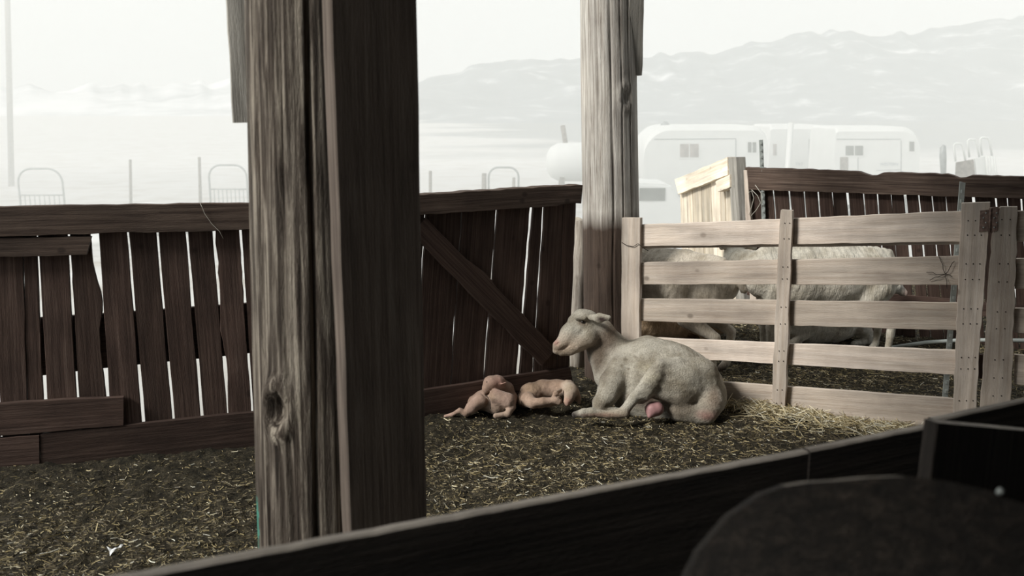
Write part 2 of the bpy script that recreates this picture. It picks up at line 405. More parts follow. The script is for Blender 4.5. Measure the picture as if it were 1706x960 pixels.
# ------------------------------------------------------------------ left board fence
def rail_end(amp, u0):          # a broken, bitten end
    return lambda u: amp * max(0, (u - u0) / (1 - u0)) ** 2
fence = empty('board_fence', (PL_LEFT.p(200, 755).x, PL_LEFT.p(200, 755).y, 0),
              'dark red-brown upright board fence left of the big near post', 'fence')
gaps = [(-110, -92, 1.5, 2), (-62, -44, 1.5, 2), (-16, 0, 1.5, 2), (37, 47, 0.6, 0.8), (61.5, 77, 1.8, 4.2), (113.5, 131.5, 2.2, 2.8), (157, 181, 7.5, 3.6),
        (213, 239, 2.0, 2.8), (262, 289, 1.8, 2.2), (311, 337, 2.2, 2.8), (357, 381, 3.4, 1.6), (401, 421, 2.4, 1.4), (449, 470, 2, 2), (500, 517, 2, 2)]
for i in range(len(gaps) - 1):
    a, c = gaps[i], gaps[i + 1]
    yt, yb = 372, 752
    def X(g, y, s):
        u = (y - 390) / (700 - 390)
        return g[0] + (g[1] - g[0]) * u + s * (g[2] + (g[3] - g[2]) * u)
    q = [(X(a, yt, 1), yt), (X(c, yt, -1), yt), (X(c, yb, -1), yb), (X(a, yb, 1), yb)]
    k = {}
    if i == 5:   # wavy edge left of the wide gap
        k = dict(seg=24, cutB=lambda u: -0.028 * math.exp(-((u - .33) / .09) ** 2) - 0.006 * u)
    if i == 10:
        k = dict(seg=24, cutA=lambda u: -0.006 * math.sin(u * 17) - (0.008 if .2 < u < .5 else 0))
    pboard('board', fence, PL_LEFT, q, 0.022, W_DARK, off=-0.005 - 0.004 * (i % 2), jag=0.0022, **k)
pboard('top_rail', fence, PL_LEFT, [(-140, 347), (496, 337), (496, 381), (-140, 397)], 0.045, W_BEAM, off=0.042, seg=24, jag=0.004)
pboard('rail', fence, PL_LEFT, [(-140, 399), (152, 394), (148, 425), (-140, 433)], 0.03, W_BEAM, off=0.036, seg=16, jag=0.003, endjag=0.01)
pboard('kick_board', fence, PL_LEFT, [(-140, 680), (205, 661), (206, 710), (-140, 738)], 0.03, W_DARK, off=0.03, seg=10)
pboard('kick_board', fence, PL_LEFT, [(-140, 740), (65, 726), (66, 800), (-140, 815)], 0.03, W_DARK, off=0.03, seg=6)
pboard('kick_board', fence, PL_LEFT, [(68, 724), (499, 679), (499, 742), (68, 790)], 0.03, W_DARK, off=0.026, seg=12)
pboard('outer_rail', fence, PL_LEFT, [(-140, 545), (499, 500), (499, 580), (-140, 648)], 0.03, W_DARK, off=-0.05, seg=12)
tube('twine', fence, [PL_LEFT.p(x, y, 0.05) for x, y in [(333, 338), (337, 346), (341, 356)]] + [PL_LEFT.p(x, y, 0.046) for x, y in [(352, 372), (366, 386), (372, 398)]], 0.0011, M_TWINE, 5)

# ------------------------------------------------------------------ braced gate between the two posts
gate = empty('braced_gate', (PL_GATE.p(840, 676).x, PL_GATE.p(840, 676).y, 0),
             'dark brown board gate with a diagonal brace, between the two round posts', 'gate')
gg = [(500, 498, 0.5, .5), (560, 552, 1, 1), (612, 602, 1, 1), (660, 652, 1, 1), (709, 694, 1.6, 1.0), (770, 751, 1.0, 0.9), (828, 806, 1.7, 1.3), (885.5, 862, 2.8, 2.6), (906, 887, 1.8, 1.4), (938, 927, 0.6, .5), (960, 947, 0.5, .5)]
for i in range(len(gg) - 1):
    a, c = gg[i], gg[i + 1]; yt, yb = 334, 668 - (i > 5) * 12
    def X(g, y, s):
        u = (y - 350) / (640 - 350); return g[0] + (g[1] - g[0]) * u + s * (g[2] + (g[3] - g[2]) * u)
    pboard('board', gate, PL_GATE, [(X(a, yt, 1), yt), (X(c, yt, -1), yt), (X(c, yb, -1), yb), (X(a, yb, 1), yb)], 0.022, W_DARK, off=-0.005, jag=0.0028, seg=14)
def bitten(u): return 0.02 * max(0, (u - .9) / .1) * (0.6 + 0.4 * math.sin(u * 300))
pboard('top_beam', gate, PL_GATE, [(500, 336), (970, 308), (967, 341), (500, 372)], 0.085, W_BEAM, off=0.055, seg=40, jag=0.003, cutB=bitten, endjag=0.015)
pboard('diagonal_brace', gate, PL_GATE, [(711, 364), (928, 581), (903, 609), (686, 388)], 0.04, W_DARK, off=0.042, seg=14,
       cutA=lambda u: -0.02 * math.exp(-((u - .42) / .06) ** 2), jag=0.004)
pboard('kick_board', gate, PL_GATE, [(500, 682), (950, 612), (958, 652), (500, 738)], 0.03, W_DARK, off=0.03, seg=10)

tube('loose_pole', None, [D(963, 655, 6.10), D(961, 560, 6.0), D(964, 470, 5.95), D(967, 368, 5.90)], [0.052, 0.05, 0.046, 0.044], W_POLE, 14)
tag(bpy.data.objects['loose_pole'], 'slim grey peeled pole leaning behind the gap beside the far post', 'pole')

# ------------------------------------------------------------------ round posts
def round_post(name, bot, top, r0, r1, mat, label, seed, cracks, knot=None, rough=1.0):
    na, nz = 160, 180
    L = (top - bot).length; an = np.linspace(0, 2 * np.pi, na, endpoint=False); zz = np.linspace(0, L, nz)
    A, Z = np.meshgrid(an, zz)
    r = r0 + (r1 - r0) * (Z / L)
    r = r * (1 + 0.03 * (vn2(np.cos(A) * 2 + 9, Z * .8 + np.sin(A) * 2, seed) - .5) * 2)
    ridg = vn2(A * 17 / np.pi * 2, Z * 1.5 + 5, seed + 1); seam = (A > 2 * np.pi - .2)
    r = r - rough * 0.004 * ridg - rough * 0.0025 * vn2(A * 40 / np.pi, Z * 3.1, seed + 2)
    for (ca, w, d, zs, ze) in cracks:       # long drying cracks
        wob = ca + 0.10 * (vn2(Z * 1.7, Z * 0 + ca, seed + 3) - .5)
        dd = np.abs((A - wob + np.pi) % (2 * np.pi) - np.pi)
        r = r - d * np.exp(-(dd / w) ** 2) * (Z > zs) * (Z < ze)
    if knot:
        for ka, kz, kr, kd in knot:
            dist = np.sqrt((((A - ka + np.pi) % (2 * np.pi) - np.pi) * r0 / kr) ** 2 + ((Z - kz) / (kr * 1.6)) ** 2)
            r = r - kd * np.exp(-dist ** 2 * 1.5) + kd * .6 * np.exp(-(dist - 1.5) ** 2 * 3)
    V = np.stack([(r * np.cos(A)).ravel(), (r * np.sin(A)).ravel(), Z.ravel()], 1)
    i, j = np.meshgrid(np.arange(na), np.arange(nz - 1)); i2 = (i + 1) % na
    q = np.stack([(j * na + i).ravel(), (j * na + i2).ravel(), ((j + 1) * na + i2).ravel(), ((j + 1) * na + i).ravel()], 1)
    me = np_mesh(name, V, q)
    ax = (top - bot).normalized()
    M = frame(bot, Vector((1, 0, 0)), ax)
    # frame(): x stays near world x, z is the axis
    z = ax; x = (Vector((1, 0, 0)) - z * z.x).normalized(); y = z.cross(x)
    M = Matrix((x, y, z)).transposed().to_4x4(); M.translation = bot
    return link(name, me, mat, None, M, smooth=True)
topA = D(500, 0, 2.62); botA = G(515, 1010)
dA = (D(507, 0, 2.66) - D(526, 880, 2.86)).normalized()
bA = D(526, 880, 2.86); bA = bA - dA * (bA.z / dA.z + 0.02); tA = bA + dA * (3.42 / dA.z)
nearpost = round_post('timber_post', bA, tA, 0.182, 0.172, W_POSTD, '', 21,
    [(-1.75, .025, .012, 0, 3), (-2.25, .02, .010, 0, 3), (-2.75, .02, .008, 0, 3), (-1.30, .035, .016, 0, 3), (-1.95, .012, .006, .4, 2.2)],
    knot=[(-1.98, 0.84, 0.030, 0.03)])
nearpost.data.materials.append(plain('teal_paint', (.05, .20, .155), .7, var=.4, scale=40))
for p_ in nearpost.data.polygons:
    i_, j_ = p_.index % 160, p_.index // 160
    zc = p_.center.z
    if 84 <= i_ <= 92 and .36 < zc < .54 and (i_ - 88) ** 2 / 16 + ((zc - .45) / .09) ** 2 < .8 + .5 * math.sin(i_ * 3.1 + j_ * 1.7): p_.material_index = 1
tag(nearpost, 'large round weathered timber post close to the camera, flat plank bolted to it', 'post')
dB = (D(1013, 0, 5.60) - D(1021, 600, 5.83)).normalized()
bB = D(1021, 600, 5.83); bB = bB - dB * (bB.z / dB.z + 0.02); tB = bB + dB * (3.42 / dB.z)
farpost = round_post('timber_post', bB, tB, 0.182, 0.168, W_POST, '', 33,
    [(-1.62, .03, .014, 0, 3), (-1.25, .02, .008, 0.8, 3), (-2.1, .016, .007, 0, 2.4), (-0.9, .02, .008, 0, 3)],
    knot=[(-1.05, 1.78, 0.03, 0.015)], rough=.7)
tag(farpost, 'pale grey round timber post behind the ewe, where gate and hurdle meet', 'post')
# planks fixed to the posts
def post_plank(parent, fl, yaw, W, T, z0, z1, mat, name='plank'):
    n = Vector((math.sin(yaw), -math.cos(yaw), 0)); w = Vector((math.cos(yaw), math.sin(yaw), 0))
    tl = Vector((fl.x, fl.y, z1)); bl = Vector((fl.x, fl.y, z0))
    o = board(name, parent, tl, tl + w * W, bl + w * W, bl, T, mat, n, seg=24, jag=0.002, bev=0.004)
    return o
fl = D(573, 600, 2.55)
post_plank(nearpost, fl, R(30), 0.2475, 0.075, 0.0, 3.4, W_PLANK)
# short hanger left of the near post, ends in the air
hp = D(388, 205, 2.95)
post_plank(nearpost, Vector((hp.x, hp.y, 0)), R(12), 0.09, 0.04, hp.z, 3.4, W_GREY, 'hanger_board')
hp = D(1046, 125, 5.56)
post_plank(farpost, Vector((hp.x, hp.y, 0)), R(14), 0.096, 0.075, hp.z, 3.4, W_GREY, 'hanger_board')
# wire round the far post and the hurdle's end
pts = []
for k in range(14):
    a = math.pi + k / 13 * math.pi
    c = D(1021, 388, 5.74) + Vector((0, 0.0, 0))
    pts.append(Vector((c.x, c.y + 0.03, c.z)) + Vector((math.cos(a) * .19, math.sin(a) * .19, 0.006 * math.sin(k * 2))))
tube('wire', farpost, pts, 0.002, M_WIRE, 5)

# ------------------------------------------------------------------ pale hurdle (slatted gate) and the next one
hurdle = empty('slatted_gate', (PL_HURD.p(1300, 690).x, PL_HURD.p(1300, 690).y, 0),
               'pale slatted wooden gate of five rails behind the ewe', 'gate')
rails = [[(1064, 375), (1603, 352), (1603, 403), (1064, 411)],
         [(1064, 438), (1602, 427), (1602, 475), (1064, 474)],
         [(1064, 498), (1601, 505), (1600, 551), (1064, 535)],
         [(1064, 562), (1598, 585), (1597, 625), (1064, 593)],
         [(1064, 627), (1594, 665), (1592, 716), (1064, 678)]]
for i, q in enumerate(rails):
    pboard('rail', hurdle, PL_HURD, q, 0.024, W_PALE, seg=24, jag=0.0022)
pboard('inner_rail', hurdle, PL_HURD, [(1066, 385), (1603, 372), (1603, 408), (1066, 415)], 0.03, W_PALE, off=-0.03, seg=8)
pboard('end_stile', hurdle, PL_HURD, [(1036, 363), (1067, 364), (1064, 668), (1034, 668)], 0.04, W_PALE, off=0.03, seg=14)
pboard('middle_stile', hurdle, PL_HURD, [(1300, 350), (1321, 351), (1308, 688), (1284, 690)], 0.045, W_PALE, off=0.045, seg=14)
pboard('hinge_stile', hurdle, PL_HURD, [(1602, 339), (1649, 338), (1625, 692), (1587, 694)], 0.045, W_PALE, off=0.045, seg=20, jag=.004)
g2 = empty('slatted_gate', (PL_HURD.p(1665, 700).x, PL_HURD.p(1665, 700).y, 0),
           'next pale slatted gate at the right frame edge, hinged to the first', 'gate')
pboard('hinge_stile', g2, PL_HURD, [(1655, 346), (1696, 346), (1684, 692), (1632, 696)], 0.045, W_PALE, off=0.045, seg=24, jag=.004,
       cutA=lambda u: 0.012 * max(0, 1 - u * 5) + (0.018 if u < .1 else 0))
for q in [[(1690, 352), (1900, 340), (1900, 400), (1690, 403)], [(1690, 431), (1900, 427), (1900, 484), (1690, 482)],
          [(1690, 513), (1900, 522), (1900, 572), (1690, 554)], [(1690, 592), (1900, 606), (1900, 660), (1690, 640)]]:
    pboard('rail', g2, PL_HURD, q, 0.024, W_PALE, seg=6)
pboard('rail', g2, PL_HURD, [(1622, 345), (1668, 345), (1668, 348), (1622, 349)], 0.01, W_PALE, off=-.06, seg=3)
for q in [[(1626, 590), (1660, 593), (1660, 632), (1626, 630)]]:
    pboard('rail', g2, PL_HURD, q, 0.024, W_DARK, off=-.02, seg=4)
# butt hinge leaves, knuckle and screws
for nm, par, q in (('hinge_plate', hurdle, [(1633, 350), (1648, 349), (1646, 385), (1631, 386)]), ('hinge_plate', g2, [(1653, 346), (1664, 345), (1662, 385), (1652, 386)])):
    hpl = pboard(nm, par, PL_HURD, q, 0.004, M_RUST, off=0.051, seg=2, jag=0)
    for k in range(4):
        x = (q[0][0] * .5 + q[1][0] * .5) + (-2 if k % 2 else 2); y = 355 + k * 8
        p = PL_HURD.p(x, y, 0.052)
        tube('screw', hpl, [p, p + PL_HURD.n * 0.003], 0.004, M_STEEL, 8)
tube('hinge_pin', hurdle, [PL_HURD.p(1650.5, 347, .05), PL_HURD.p(1649, 387, .05)], 0.007, M_RUST, 10)
# nail heads along the stiles
nv = []; nf = []
rnd = random.Random(5)
def nails(par, spots):
    bm = bmesh.new()
    for x, y in spots:
        p = PL_HURD.p(x, y, 0.0462)
        Mx = frame(p, PL_HURD.e, PL_HURD.n)
        bmesh.ops.create_cone(bm, cap_ends=True, segments=8, radius1=0.0035, radius2=0.0028, depth=0.003, matrix=Mx)
    c = wm(par).translation
    bmesh.ops.translate(bm, vec=-c, verts=bm.verts)
    me = bpy.data.meshes.new('nail_heads'); bm.to_mesh(me); bm.free()
    o = link('nail_heads', me, M_WIRE, par, Matrix.Translation(c)); o['kind'] = 'stuff'
nails(hurdle, [(1305 + dx - (y - 360) * .045, y) for y in (372, 398, 445, 465, 512, 540, 585, 602, 650, 672) for dx in (3, 11)] +
      [(1612 + dx - (y - 350) * .05, y) for y in (368, 392, 440, 466, 515, 540, 596, 615, 668) for dx in (2, 14, 25)])
nails(g2, [(1668 + dx - (y - 350) * .05, y) for y in (366, 392, 440, 470, 520, 548, 600, 630, 660) for dx in (2, 16)])
# tangled wire on the second rail
rnd = random.Random(3)
for a in ((-24, 9), (-12, -30), (14, -22), (2, 22), (-30, -2), (12, 4)):
    c = PL_HURD.p(1575, 457, 0.006)
    pts = [c] + [PL_HURD.p(1575 + a[0] * u + rnd.uniform(-2, 2), 457 + a[1] * u + rnd.uniform(-2, 2), 0.008 + 0.012 * math.sin(u * 3)) for u in (.25, .5, .75, 1)]
    tube('wire', hurdle, pts, 0.0016, M_WIRE, 5)
pts = [PL_HURD.p(x, y, .038) for x, y in [(1036, 404), (1044, 409), (1055, 411), (1063, 406), (1070, 412), (1080, 418)]]
tube('wire', hurdle, pts, 0.002, M_WIRE, 5)

# ------------------------------------------------------------------ steel T posts
def t_post(bot, top, label, w=0.032):
    ax = (top - bot).normalized(); L = (top - bot).length
    root = empty('steel_fence_post', bot, label, 'fence post')
    n = Vector((0, -1, 0)); s = ax.cross(n).normalized()
    board('flange', root, top - s * w / 2, top + s * w / 2, bot + s * w / 2, bot - s * w / 2, 0.005, M_STEEL, n, seg=4, jag=0)
    r = n * -0.005
    board('stem', root, top + r - s * .003, top + r + s * .003, bot + r + s * .003, bot + r - s * .003, 0.028, M_STEEL, n, seg=2, jag=0)
    bm = bmesh.new(); k = 0
    while k * 0.054 < L - .05:      # the row of studs
        c = bot + ax * (k * 0.054 + .03) + n * 0.006
        bmesh.ops.create_cube(bm, size=1, matrix=Matrix.LocRotScale(c - bot, None, Vector((0.014, 0.012, 0.018)))); k += 1
    me = bpy.data.meshes.new('studs'); bm.to_mesh(me); bm.free()
    o = link('studs', me, M_STEEL, root, Matrix.Translation(bot)); o['kind'] = 'stuff'
    return root
t_post(G(1580, 690) + Vector((0.0, 0.05, -.02)), D(1604, 304, 4.95), 'steel post with studs standing behind the hinge end of the pale gate')
bp_ = PL_BACK.p(1278, 531, 0.03); bp_.z = 0; t_post(bp_, PL_BACK.p(1268, 233, 0.05), 'tall steel post with studs at the left end of the brown far fence')

# ------------------------------------------------------------------ brown fence behind the sheep pen
bfence = empty('board_fence', (PL_BACK.p(1450, 555).x, PL_BACK.p(1450, 555).y, 0),
               'brown upright board fence across the back of the sheep pen', 'fence')
pxs = [(1241, .3), (1288, 1.0), (1314.5, 1.7), (1339, 1.2), (1362.5, 1.3), (1386, .4), (1411, 2.0), (1438, 1.0), (1461, 1.3), (1484, .3), (1507, 2.2), (1530, 1.2), (1552, .9), (1575, .6), (1599, 1.6), (1621, 2.4), (1658, 1.7), (1677, 1.2), (1700, 1.4), (1724, 1), (1750, 1), (1776, 1), (1802, 1)]
for i in range(len(pxs) - 1):
    (a, wa), (c, wc) = pxs[i], pxs[i + 1]
    yb = 527 + (a - 1240) * .125 + 4
    t0, t1 = 300, yb
    k = lambda x, y: x + (y - 320) * 0.085
    kw = {}
    if i in (10, 15): kw = dict(cutA=lambda u: 0.010 * max(0, u * 1.2) - 0.0)
    pboard('board', bfence, PL_BACK, [(k(a, t0) + wa, t0), (k(c, t0) - wc, t0), (k(c, t1) - wc * .8, t1), (k(a, t1) + wa * .8, t1)], 0.02, W_DARK, off=-0.004 * (i % 2), jag=0.0022, seg=10, **kw)
def bites(u):
    return 0.028 * math.exp(-((u - .405) / .028) ** 4) + 0.022 * math.exp(-((u - .655) / .022) ** 4)
pboard('top_beam', bfence, PL_BACK, [(1240, 279), (1830, 299), (1830, 336), (1241, 316)], 0.09, W_BEAM, off=0.06, seg=60, jag=0.003, cutA=bites, endjag=.01)
pboard('end_board', bfence, PL_BACK, [(1239, 284), (1245, 283), (1262, 531), (1250, 531)], 0.05, W_PALE, off=0.062, seg=10, jag=.004)
pboard('lower_rail', bfence, PL_BACK, [(1245, 470), (1830, 520), (1830, 545), (1245, 492)], 0.03, W_DARK, off=0.03, seg=8)
for pp in ([(1246, 322), (1252, 318), (1256, 330), (1252, 345), (1248, 358)], [(1252, 316), (1262, 326), (1267, 338), (1260, 350), (1251, 360)], [(1258, 308), (1268, 322), (1270, 345)]):
    tube('twine', bfence, [PL_BACK.p(x, y, .07 + .01 * (i % 2)) for i, (x, y) in enumerate(pp)], 0.0022, M_TWINE, 5)
o = tube('water_pipe', None, [D(1480, 580, 6.3), D(1540, 571, 6.35), D(1600, 567, 6.3), D(1660, 567, 6.2), D(1760, 568, 6.1)], 0.014, M_STEEL, 8)
tag(o, 'thin grey pipe running low behind the pale gates at the right', 'pipe')

# ------------------------------------------------------------------ sunlit pine panel beyond the pen
PL_PINE = Plane(D(1222, 400, 7.9), D(1125, 400, 9.0))
pine = empty('pine_panel', (PL_PINE.p(1180, 500).x, PL_PINE.p(1180, 500).y, 0), 'sunlit pale pine board panel sagging left of the brown far fence', 'fence')
pboard('top_rail', pine, PL_PINE, [(1124, 299), (1212, 262), (1212, 291), (1130, 324)], 0.08, W_YEL, off=0.05, seg=12, jag=.004)
pboard('cross_piece', pine, PL_PINE, [(1192, 302), (1216, 291), (1216, 312), (1196, 320)], 0.07, W_YEL, off=0.085, seg=4)
xs = [1132, 1144, 1153, 1168, 1184, 1199, 1207, 1222]
for a, c in zip(xs[:-1], xs[1:]):
    k = lambda x: x + 6
    yt = lambda x: 318 - (x - 1132) * .36
    pboard('board', pine, PL_PINE, [(a + .5, yt(a)), (c - .5, yt(c)), (c + 6, 490 + (c - 1132) * .1), (a + 6.5, 490 + (a - 1132) * .1)], 0.02, W_YEL, seg=6)
pboard('end_post', pine, PL_PINE, [(1213, 262), (1226, 262), (1240, 505), (1226, 505)], 0.09, W_GREY, off=0.07, seg=12, jag=.003)

# ------------------------------------------------------------------ dark boards in the foreground
PL_FORE = Plane(D(230, 960, 1.37), D(1545, 703, 2.05))
ftop = G(600, 888, 1.0)
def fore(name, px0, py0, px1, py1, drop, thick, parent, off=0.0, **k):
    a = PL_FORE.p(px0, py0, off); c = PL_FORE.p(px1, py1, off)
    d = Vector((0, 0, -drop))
    return board(name, parent, a, c, c + d, a + d, thick, W_FORE_SHADED, PL_FORE.n, edge=W_FORE_LIT, **k)
fr = empty('plank_partition', (PL_FORE.p(900, 820).x, PL_FORE.p(900, 820).y, 0), 'dark rough plank partition crossing the foreground, its top edge catching light', 'partition')
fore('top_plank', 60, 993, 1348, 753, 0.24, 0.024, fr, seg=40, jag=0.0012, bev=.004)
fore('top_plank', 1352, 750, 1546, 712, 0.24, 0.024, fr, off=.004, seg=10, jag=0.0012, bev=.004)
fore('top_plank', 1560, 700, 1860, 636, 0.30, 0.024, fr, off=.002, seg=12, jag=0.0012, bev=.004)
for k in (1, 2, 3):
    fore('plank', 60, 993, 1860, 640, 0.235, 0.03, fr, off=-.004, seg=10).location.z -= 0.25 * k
# second, nearer trough: end plank and round-topped board
fr2 = empty('feed_trough', (D(1560, 900, 1.45).x, D(1560, 900, 1.45).y, 0), 'dark rough-sawn feed trough at the lower right with a rounded end board', 'trough')
a = D(1562, 706, 1.72); c = D(1760, 722, 1.95)
nrm = Vector((c.y - a.y, -(c.x - a.x), 0.0)).normalized()
board('side_plank', fr2, a, c, c + Vector((0, 0, -.5)), a + Vector((0, 0, -.5)), 0.03, W_FORE_SHADED, nrm, edge=W_FORE_LIT, seg=12, jag=.001, cutA=lambda u: -0.008 * math.sin(u * 3.1), bev=.003)
# rounded end board
prof = [(1120, 1010), (1165, 920), (1215, 862), (1270, 824), (1310, 810), (1350, 804), (1400, 801), (1450, 796), (1510, 794), (1560, 799), (1610, 808), (1655, 820), (1668, 828), (1700, 838), (1760, 855)]
top = [D(x, y, 1.22 - 0.0003 * (x - 1290)) for x, y in prof]
nb = Vector((0.05, -0.93, 0.36)).normalized()
M_ = frame(top[5], Vector((1, 0.15, -.05)), nb); Mi = M_.inverted()
down = Vector((0.0, -0.30, -0.80)); vs = []; fs = []
for p in top:
    for w_ in (0, .08, .25, .5): vs.append(Mi @ (p + down * w_ + Vector((0, 0, 0.03 * math.sin(w_ * 3)))))
    vs.append(Mi @ (p + down * .5 - nb * .03)); vs.append(Mi @ (p - nb * .03))
nc = 6
for i in range(len(top) - 1):
    for k in range(nc):
        k2 = (k + 1) % nc; fs.append((i * nc + k, i * nc + k2, (i + 1) * nc + k2, (i + 1) * nc + k))
fs.append(tuple(range(nc))); fs.append(tuple(range((len(top) - 1) * nc, len(top) * nc)))
me = bpy.data.meshes.new('rounded_board'); me.from_pydata([tuple(v) for v in vs], [], fs)
bm = bmesh.new(); bm.from_mesh(me); bmesh.ops.recalc_face_normals(bm, faces=bm.faces); bm.to_mesh(me); bm.free()
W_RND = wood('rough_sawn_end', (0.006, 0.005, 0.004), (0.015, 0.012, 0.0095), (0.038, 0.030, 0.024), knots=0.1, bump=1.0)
me.materials.append(W_RND); me.materials.append(W_FORE_LIT)
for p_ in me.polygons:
    if len(p_.vertices) == 4 and (M_.to_3x3() @ p_.normal).z > .9: p_.material_index = 1  # upward edge faces get the pale wood, a painted lit rim
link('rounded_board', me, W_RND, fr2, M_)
p = D(1664, 822, 1.13); tube('nail', fr2, [p, p + Vector((0, -.004, .006))], .004, M_STEEL, 8)

# ------------------------------------------------------------------ animals: smooth union fields turned into one skin each
class Field:
    def __init__(s, lo, hi, h):
        s.lo = np.array(lo, np.float32); s.h = h
        s.n = np.ceil((np.array(hi) - s.lo) / h).astype(int) + 1
        s.ax = [s.lo[i] + h * np.arange(s.n[i], dtype=np.float32) for i in range(3)]
        s.F = np.full(tuple(s.n), 0.3, np.float32)
    def _sub(s, lo, hi):
        i0 = np.clip(np.floor((np.array(lo) - s.lo) / s.h).astype(int), 0, s.n); i1 = np.clip(np.ceil((np.array(hi) - s.lo) / s.h).astype(int) + 1, 0, s.n)
        sl = tuple(slice(a, b) for a, b in zip(i0, i1))
        g = np.meshgrid(*[s.ax[k][sl[k]] for k in range(3)], indexing='ij')
        return sl, g
    def _mix(s, sl, d, k, sub=False):
        f = s.F[sl]
        if f.size == 0: return
        if sub: d = -d; hh = np.clip(0.5 - 0.5 * (d - f) / k, 0, 1); s.F[sl] = f * hh + d * (1 - hh) + k * hh * (1 - hh)
        else: hh = np.clip(0.5 + 0.5 * (d - f) / k, 0, 1); s.F[sl] = d * (1 - hh) + f * hh - k * hh * (1 - hh)
    def cap(s, a, b, ra, rb, k=0.02, sub=False, flat=None):
        """round cone a-b; flat = (axis, factor) squeezes it along an axis"""
        a = np.array(a, np.float32); b = np.array(b, np.float32); m = max(ra, rb) + k * 1.5 + s.h * 3
        sl, (X, Y, Z) = s._sub(np.minimum(a, b) - m, np.maximum(a, b) + m)
        ba = b - a; L2 = float(ba @ ba) + 1e-9
        px, py, pz = X - a[0], Y - a[1], Z - a[2]
        t = np.clip((px * ba[0] + py * ba[1] + pz * ba[2]) / L2, 0, 1)
        qx, qy, qz = px - t * ba[0], py - t * ba[1], pz - t * ba[2]
        r = ra + (rb - ra) * t
        if flat:
            n = np.array(flat[0], np.float32); n /= np.linalg.norm(n); c = (qx * n[0] + qy * n[1] + qz * n[2]) * (1 / flat[1] - 1)
            qx, qy, qz = qx + n[0] * c, qy + n[1] * c, qz + n[2] * c
            q = np.sqrt(qx ** 2 + qy ** 2 + qz ** 2); d = (q - r) * np.clip(flat[1] * 1.3, 0, 1)
        else: d = np.sqrt(qx ** 2 + qy ** 2 + qz ** 2) - r
        s._mix(sl, d, k, sub)
    def chain(s, pts, rs, k=0.02, **kw):
        for i in range(len(pts) - 1): s.cap(pts[i], pts[i + 1], rs[i], rs[i + 1], k, **kw)
    def noise(s, amp, sc, seed, box=None):
        X, Y, Z = np.meshgrid(*s.ax, indexing='ij'); m = np.abs(s.F) < 0.03
        s.F[m] += amp * (vn3(X[m] * sc, Y[m] * sc, Z[m] * sc, seed) - .5) * 2
    def folds(s, amp, ax, freq, warp, seed, mask=None):
        X, Y, Z = np.meshgrid(*s.ax, indexing='ij'); m = np.abs(s.F) < 0.03
        if mask is not None: m &= mask(X, Y, Z)
        x, y, z = X[m], Y[m], Z[m]
        ph = (x * ax[0] + y * ax[1] + z * ax[2]) * freq + warp * vn3(x * 6, y * 6, z * 6, seed)
        a = vn3(x * 4, y * 4, z * 4, seed + 3)
        s.F[m] += amp * a * np.sin(ph)
    def at(s, p):
        q = (np.array(p) - s.lo) / s.h; i = np.clip(np.round(q).astype(int), 0, s.n - 1); return s.F[tuple(i)]
    def surf(s, px, py, t0=3.0, t1=8.0):
        """first point of the skin seen along a measured line of sight"""
        r = ray(px, py); t = t0
        while t < t1:
            p = CAMP + r * t
            q = (np.array(p) - s.lo) / s.h
            if (q > 0).all() and (q < s.n - 1).all() and s.at(p) < 0: return p
            t += 0.002
        return CAMP + r * ((t0 + t1) / 2)
    def mesh(s, name):
        F = s.F; h = s.h; n = s.n
        ins = F < 0
        off = [(0,0,0),(1,0,0),(0,1,0),(1,1,0),(0,0,1),(1,0,1),(0,1,1),(1,1,1)]
        cs = [ins[o[0]:n[0]-1+o[0], o[1]:n[1]-1+o[1], o[2]:n[2]-1+o[2]] for o in off]
        cnt = sum(c.astype(np.int8) for c in cs)
        act = np.argwhere((cnt > 0) & (cnt < 8))
        idx = np.full(tuple(n - 1), -1, np.int64); idx[tuple(act.T)] = np.arange(len(act))
        pos = np.zeros((len(act), 3)); num = np.zeros(len(act))
        for ia, ib in [(0,1),(2,3),(4,5),(6,7),(0,2),(1,3),(4,6),(5,7),(0,4),(1,5),(2,6),(3,7)]:
            oa = np.array(off[ia]); ob = np.array(off[ib])
            fa = F[tuple((act + oa).T)]; fb = F[tuple((act + ob).T)]
            m = (fa < 0) != (fb < 0); t = np.where(m, fa / np.where(m, fa - fb, 1), 0)
            p = oa + (ob - oa) * t[:, None]; pos += p * m[:, None]; num += m
        V = s.lo + (act + pos / num[:, None]) * h
        Q = []
        for ax in range(3):
            u, v = [(1, 2), (2, 0), (0, 1)][ax]
            sa = [slice(None)] * 3; sb = [slice(None)] * 3
            sa[ax] = slice(0, n[ax] - 1); sb[ax] = slice(1, n[ax])
            A = ins[tuple(sa)]; B = ins[tuple(sb)]
            e = np.argwhere(A != B)
            e = e[(e[:, u] > 0) & (e[:, v] > 0) & (e[:, u] < n[u] - 1) & (e[:, v] < n[v] - 1)]
            fl = A[tuple(e.T)]
            eu = np.eye(3, dtype=int)[u]; ev = np.eye(3, dtype=int)[v]
            q = np.stack([idx[tuple((e - eu - ev).T)], idx[tuple((e - ev).T)], idx[tuple(e.T)], idx[tuple((e - eu).T)]], 1)
            q[~fl] = q[~fl][:, ::-1]; Q.append(q)
        Q = np.concatenate(Q); Q = Q[(Q >= 0).all(1)]
        # one smoothing pass
        for _ in range(1):
            acc = np.zeros_like(V); c = np.zeros(len(V))
            for k in range(4):
                a = Q[:, k]; b = Q[:, (k + 1) % 4]
                for d in range(3): acc[:, d] += np.bincount(a, V[b, d], len(V)) + np.bincount(b, V[a, d], len(V))
                c += np.bincount(a, minlength=len(V)) + np.bincount(b, minlength=len(V))
            V = V * .5 + .5 * acc / np.maximum(c, 1)[:, None]
        return V, Q
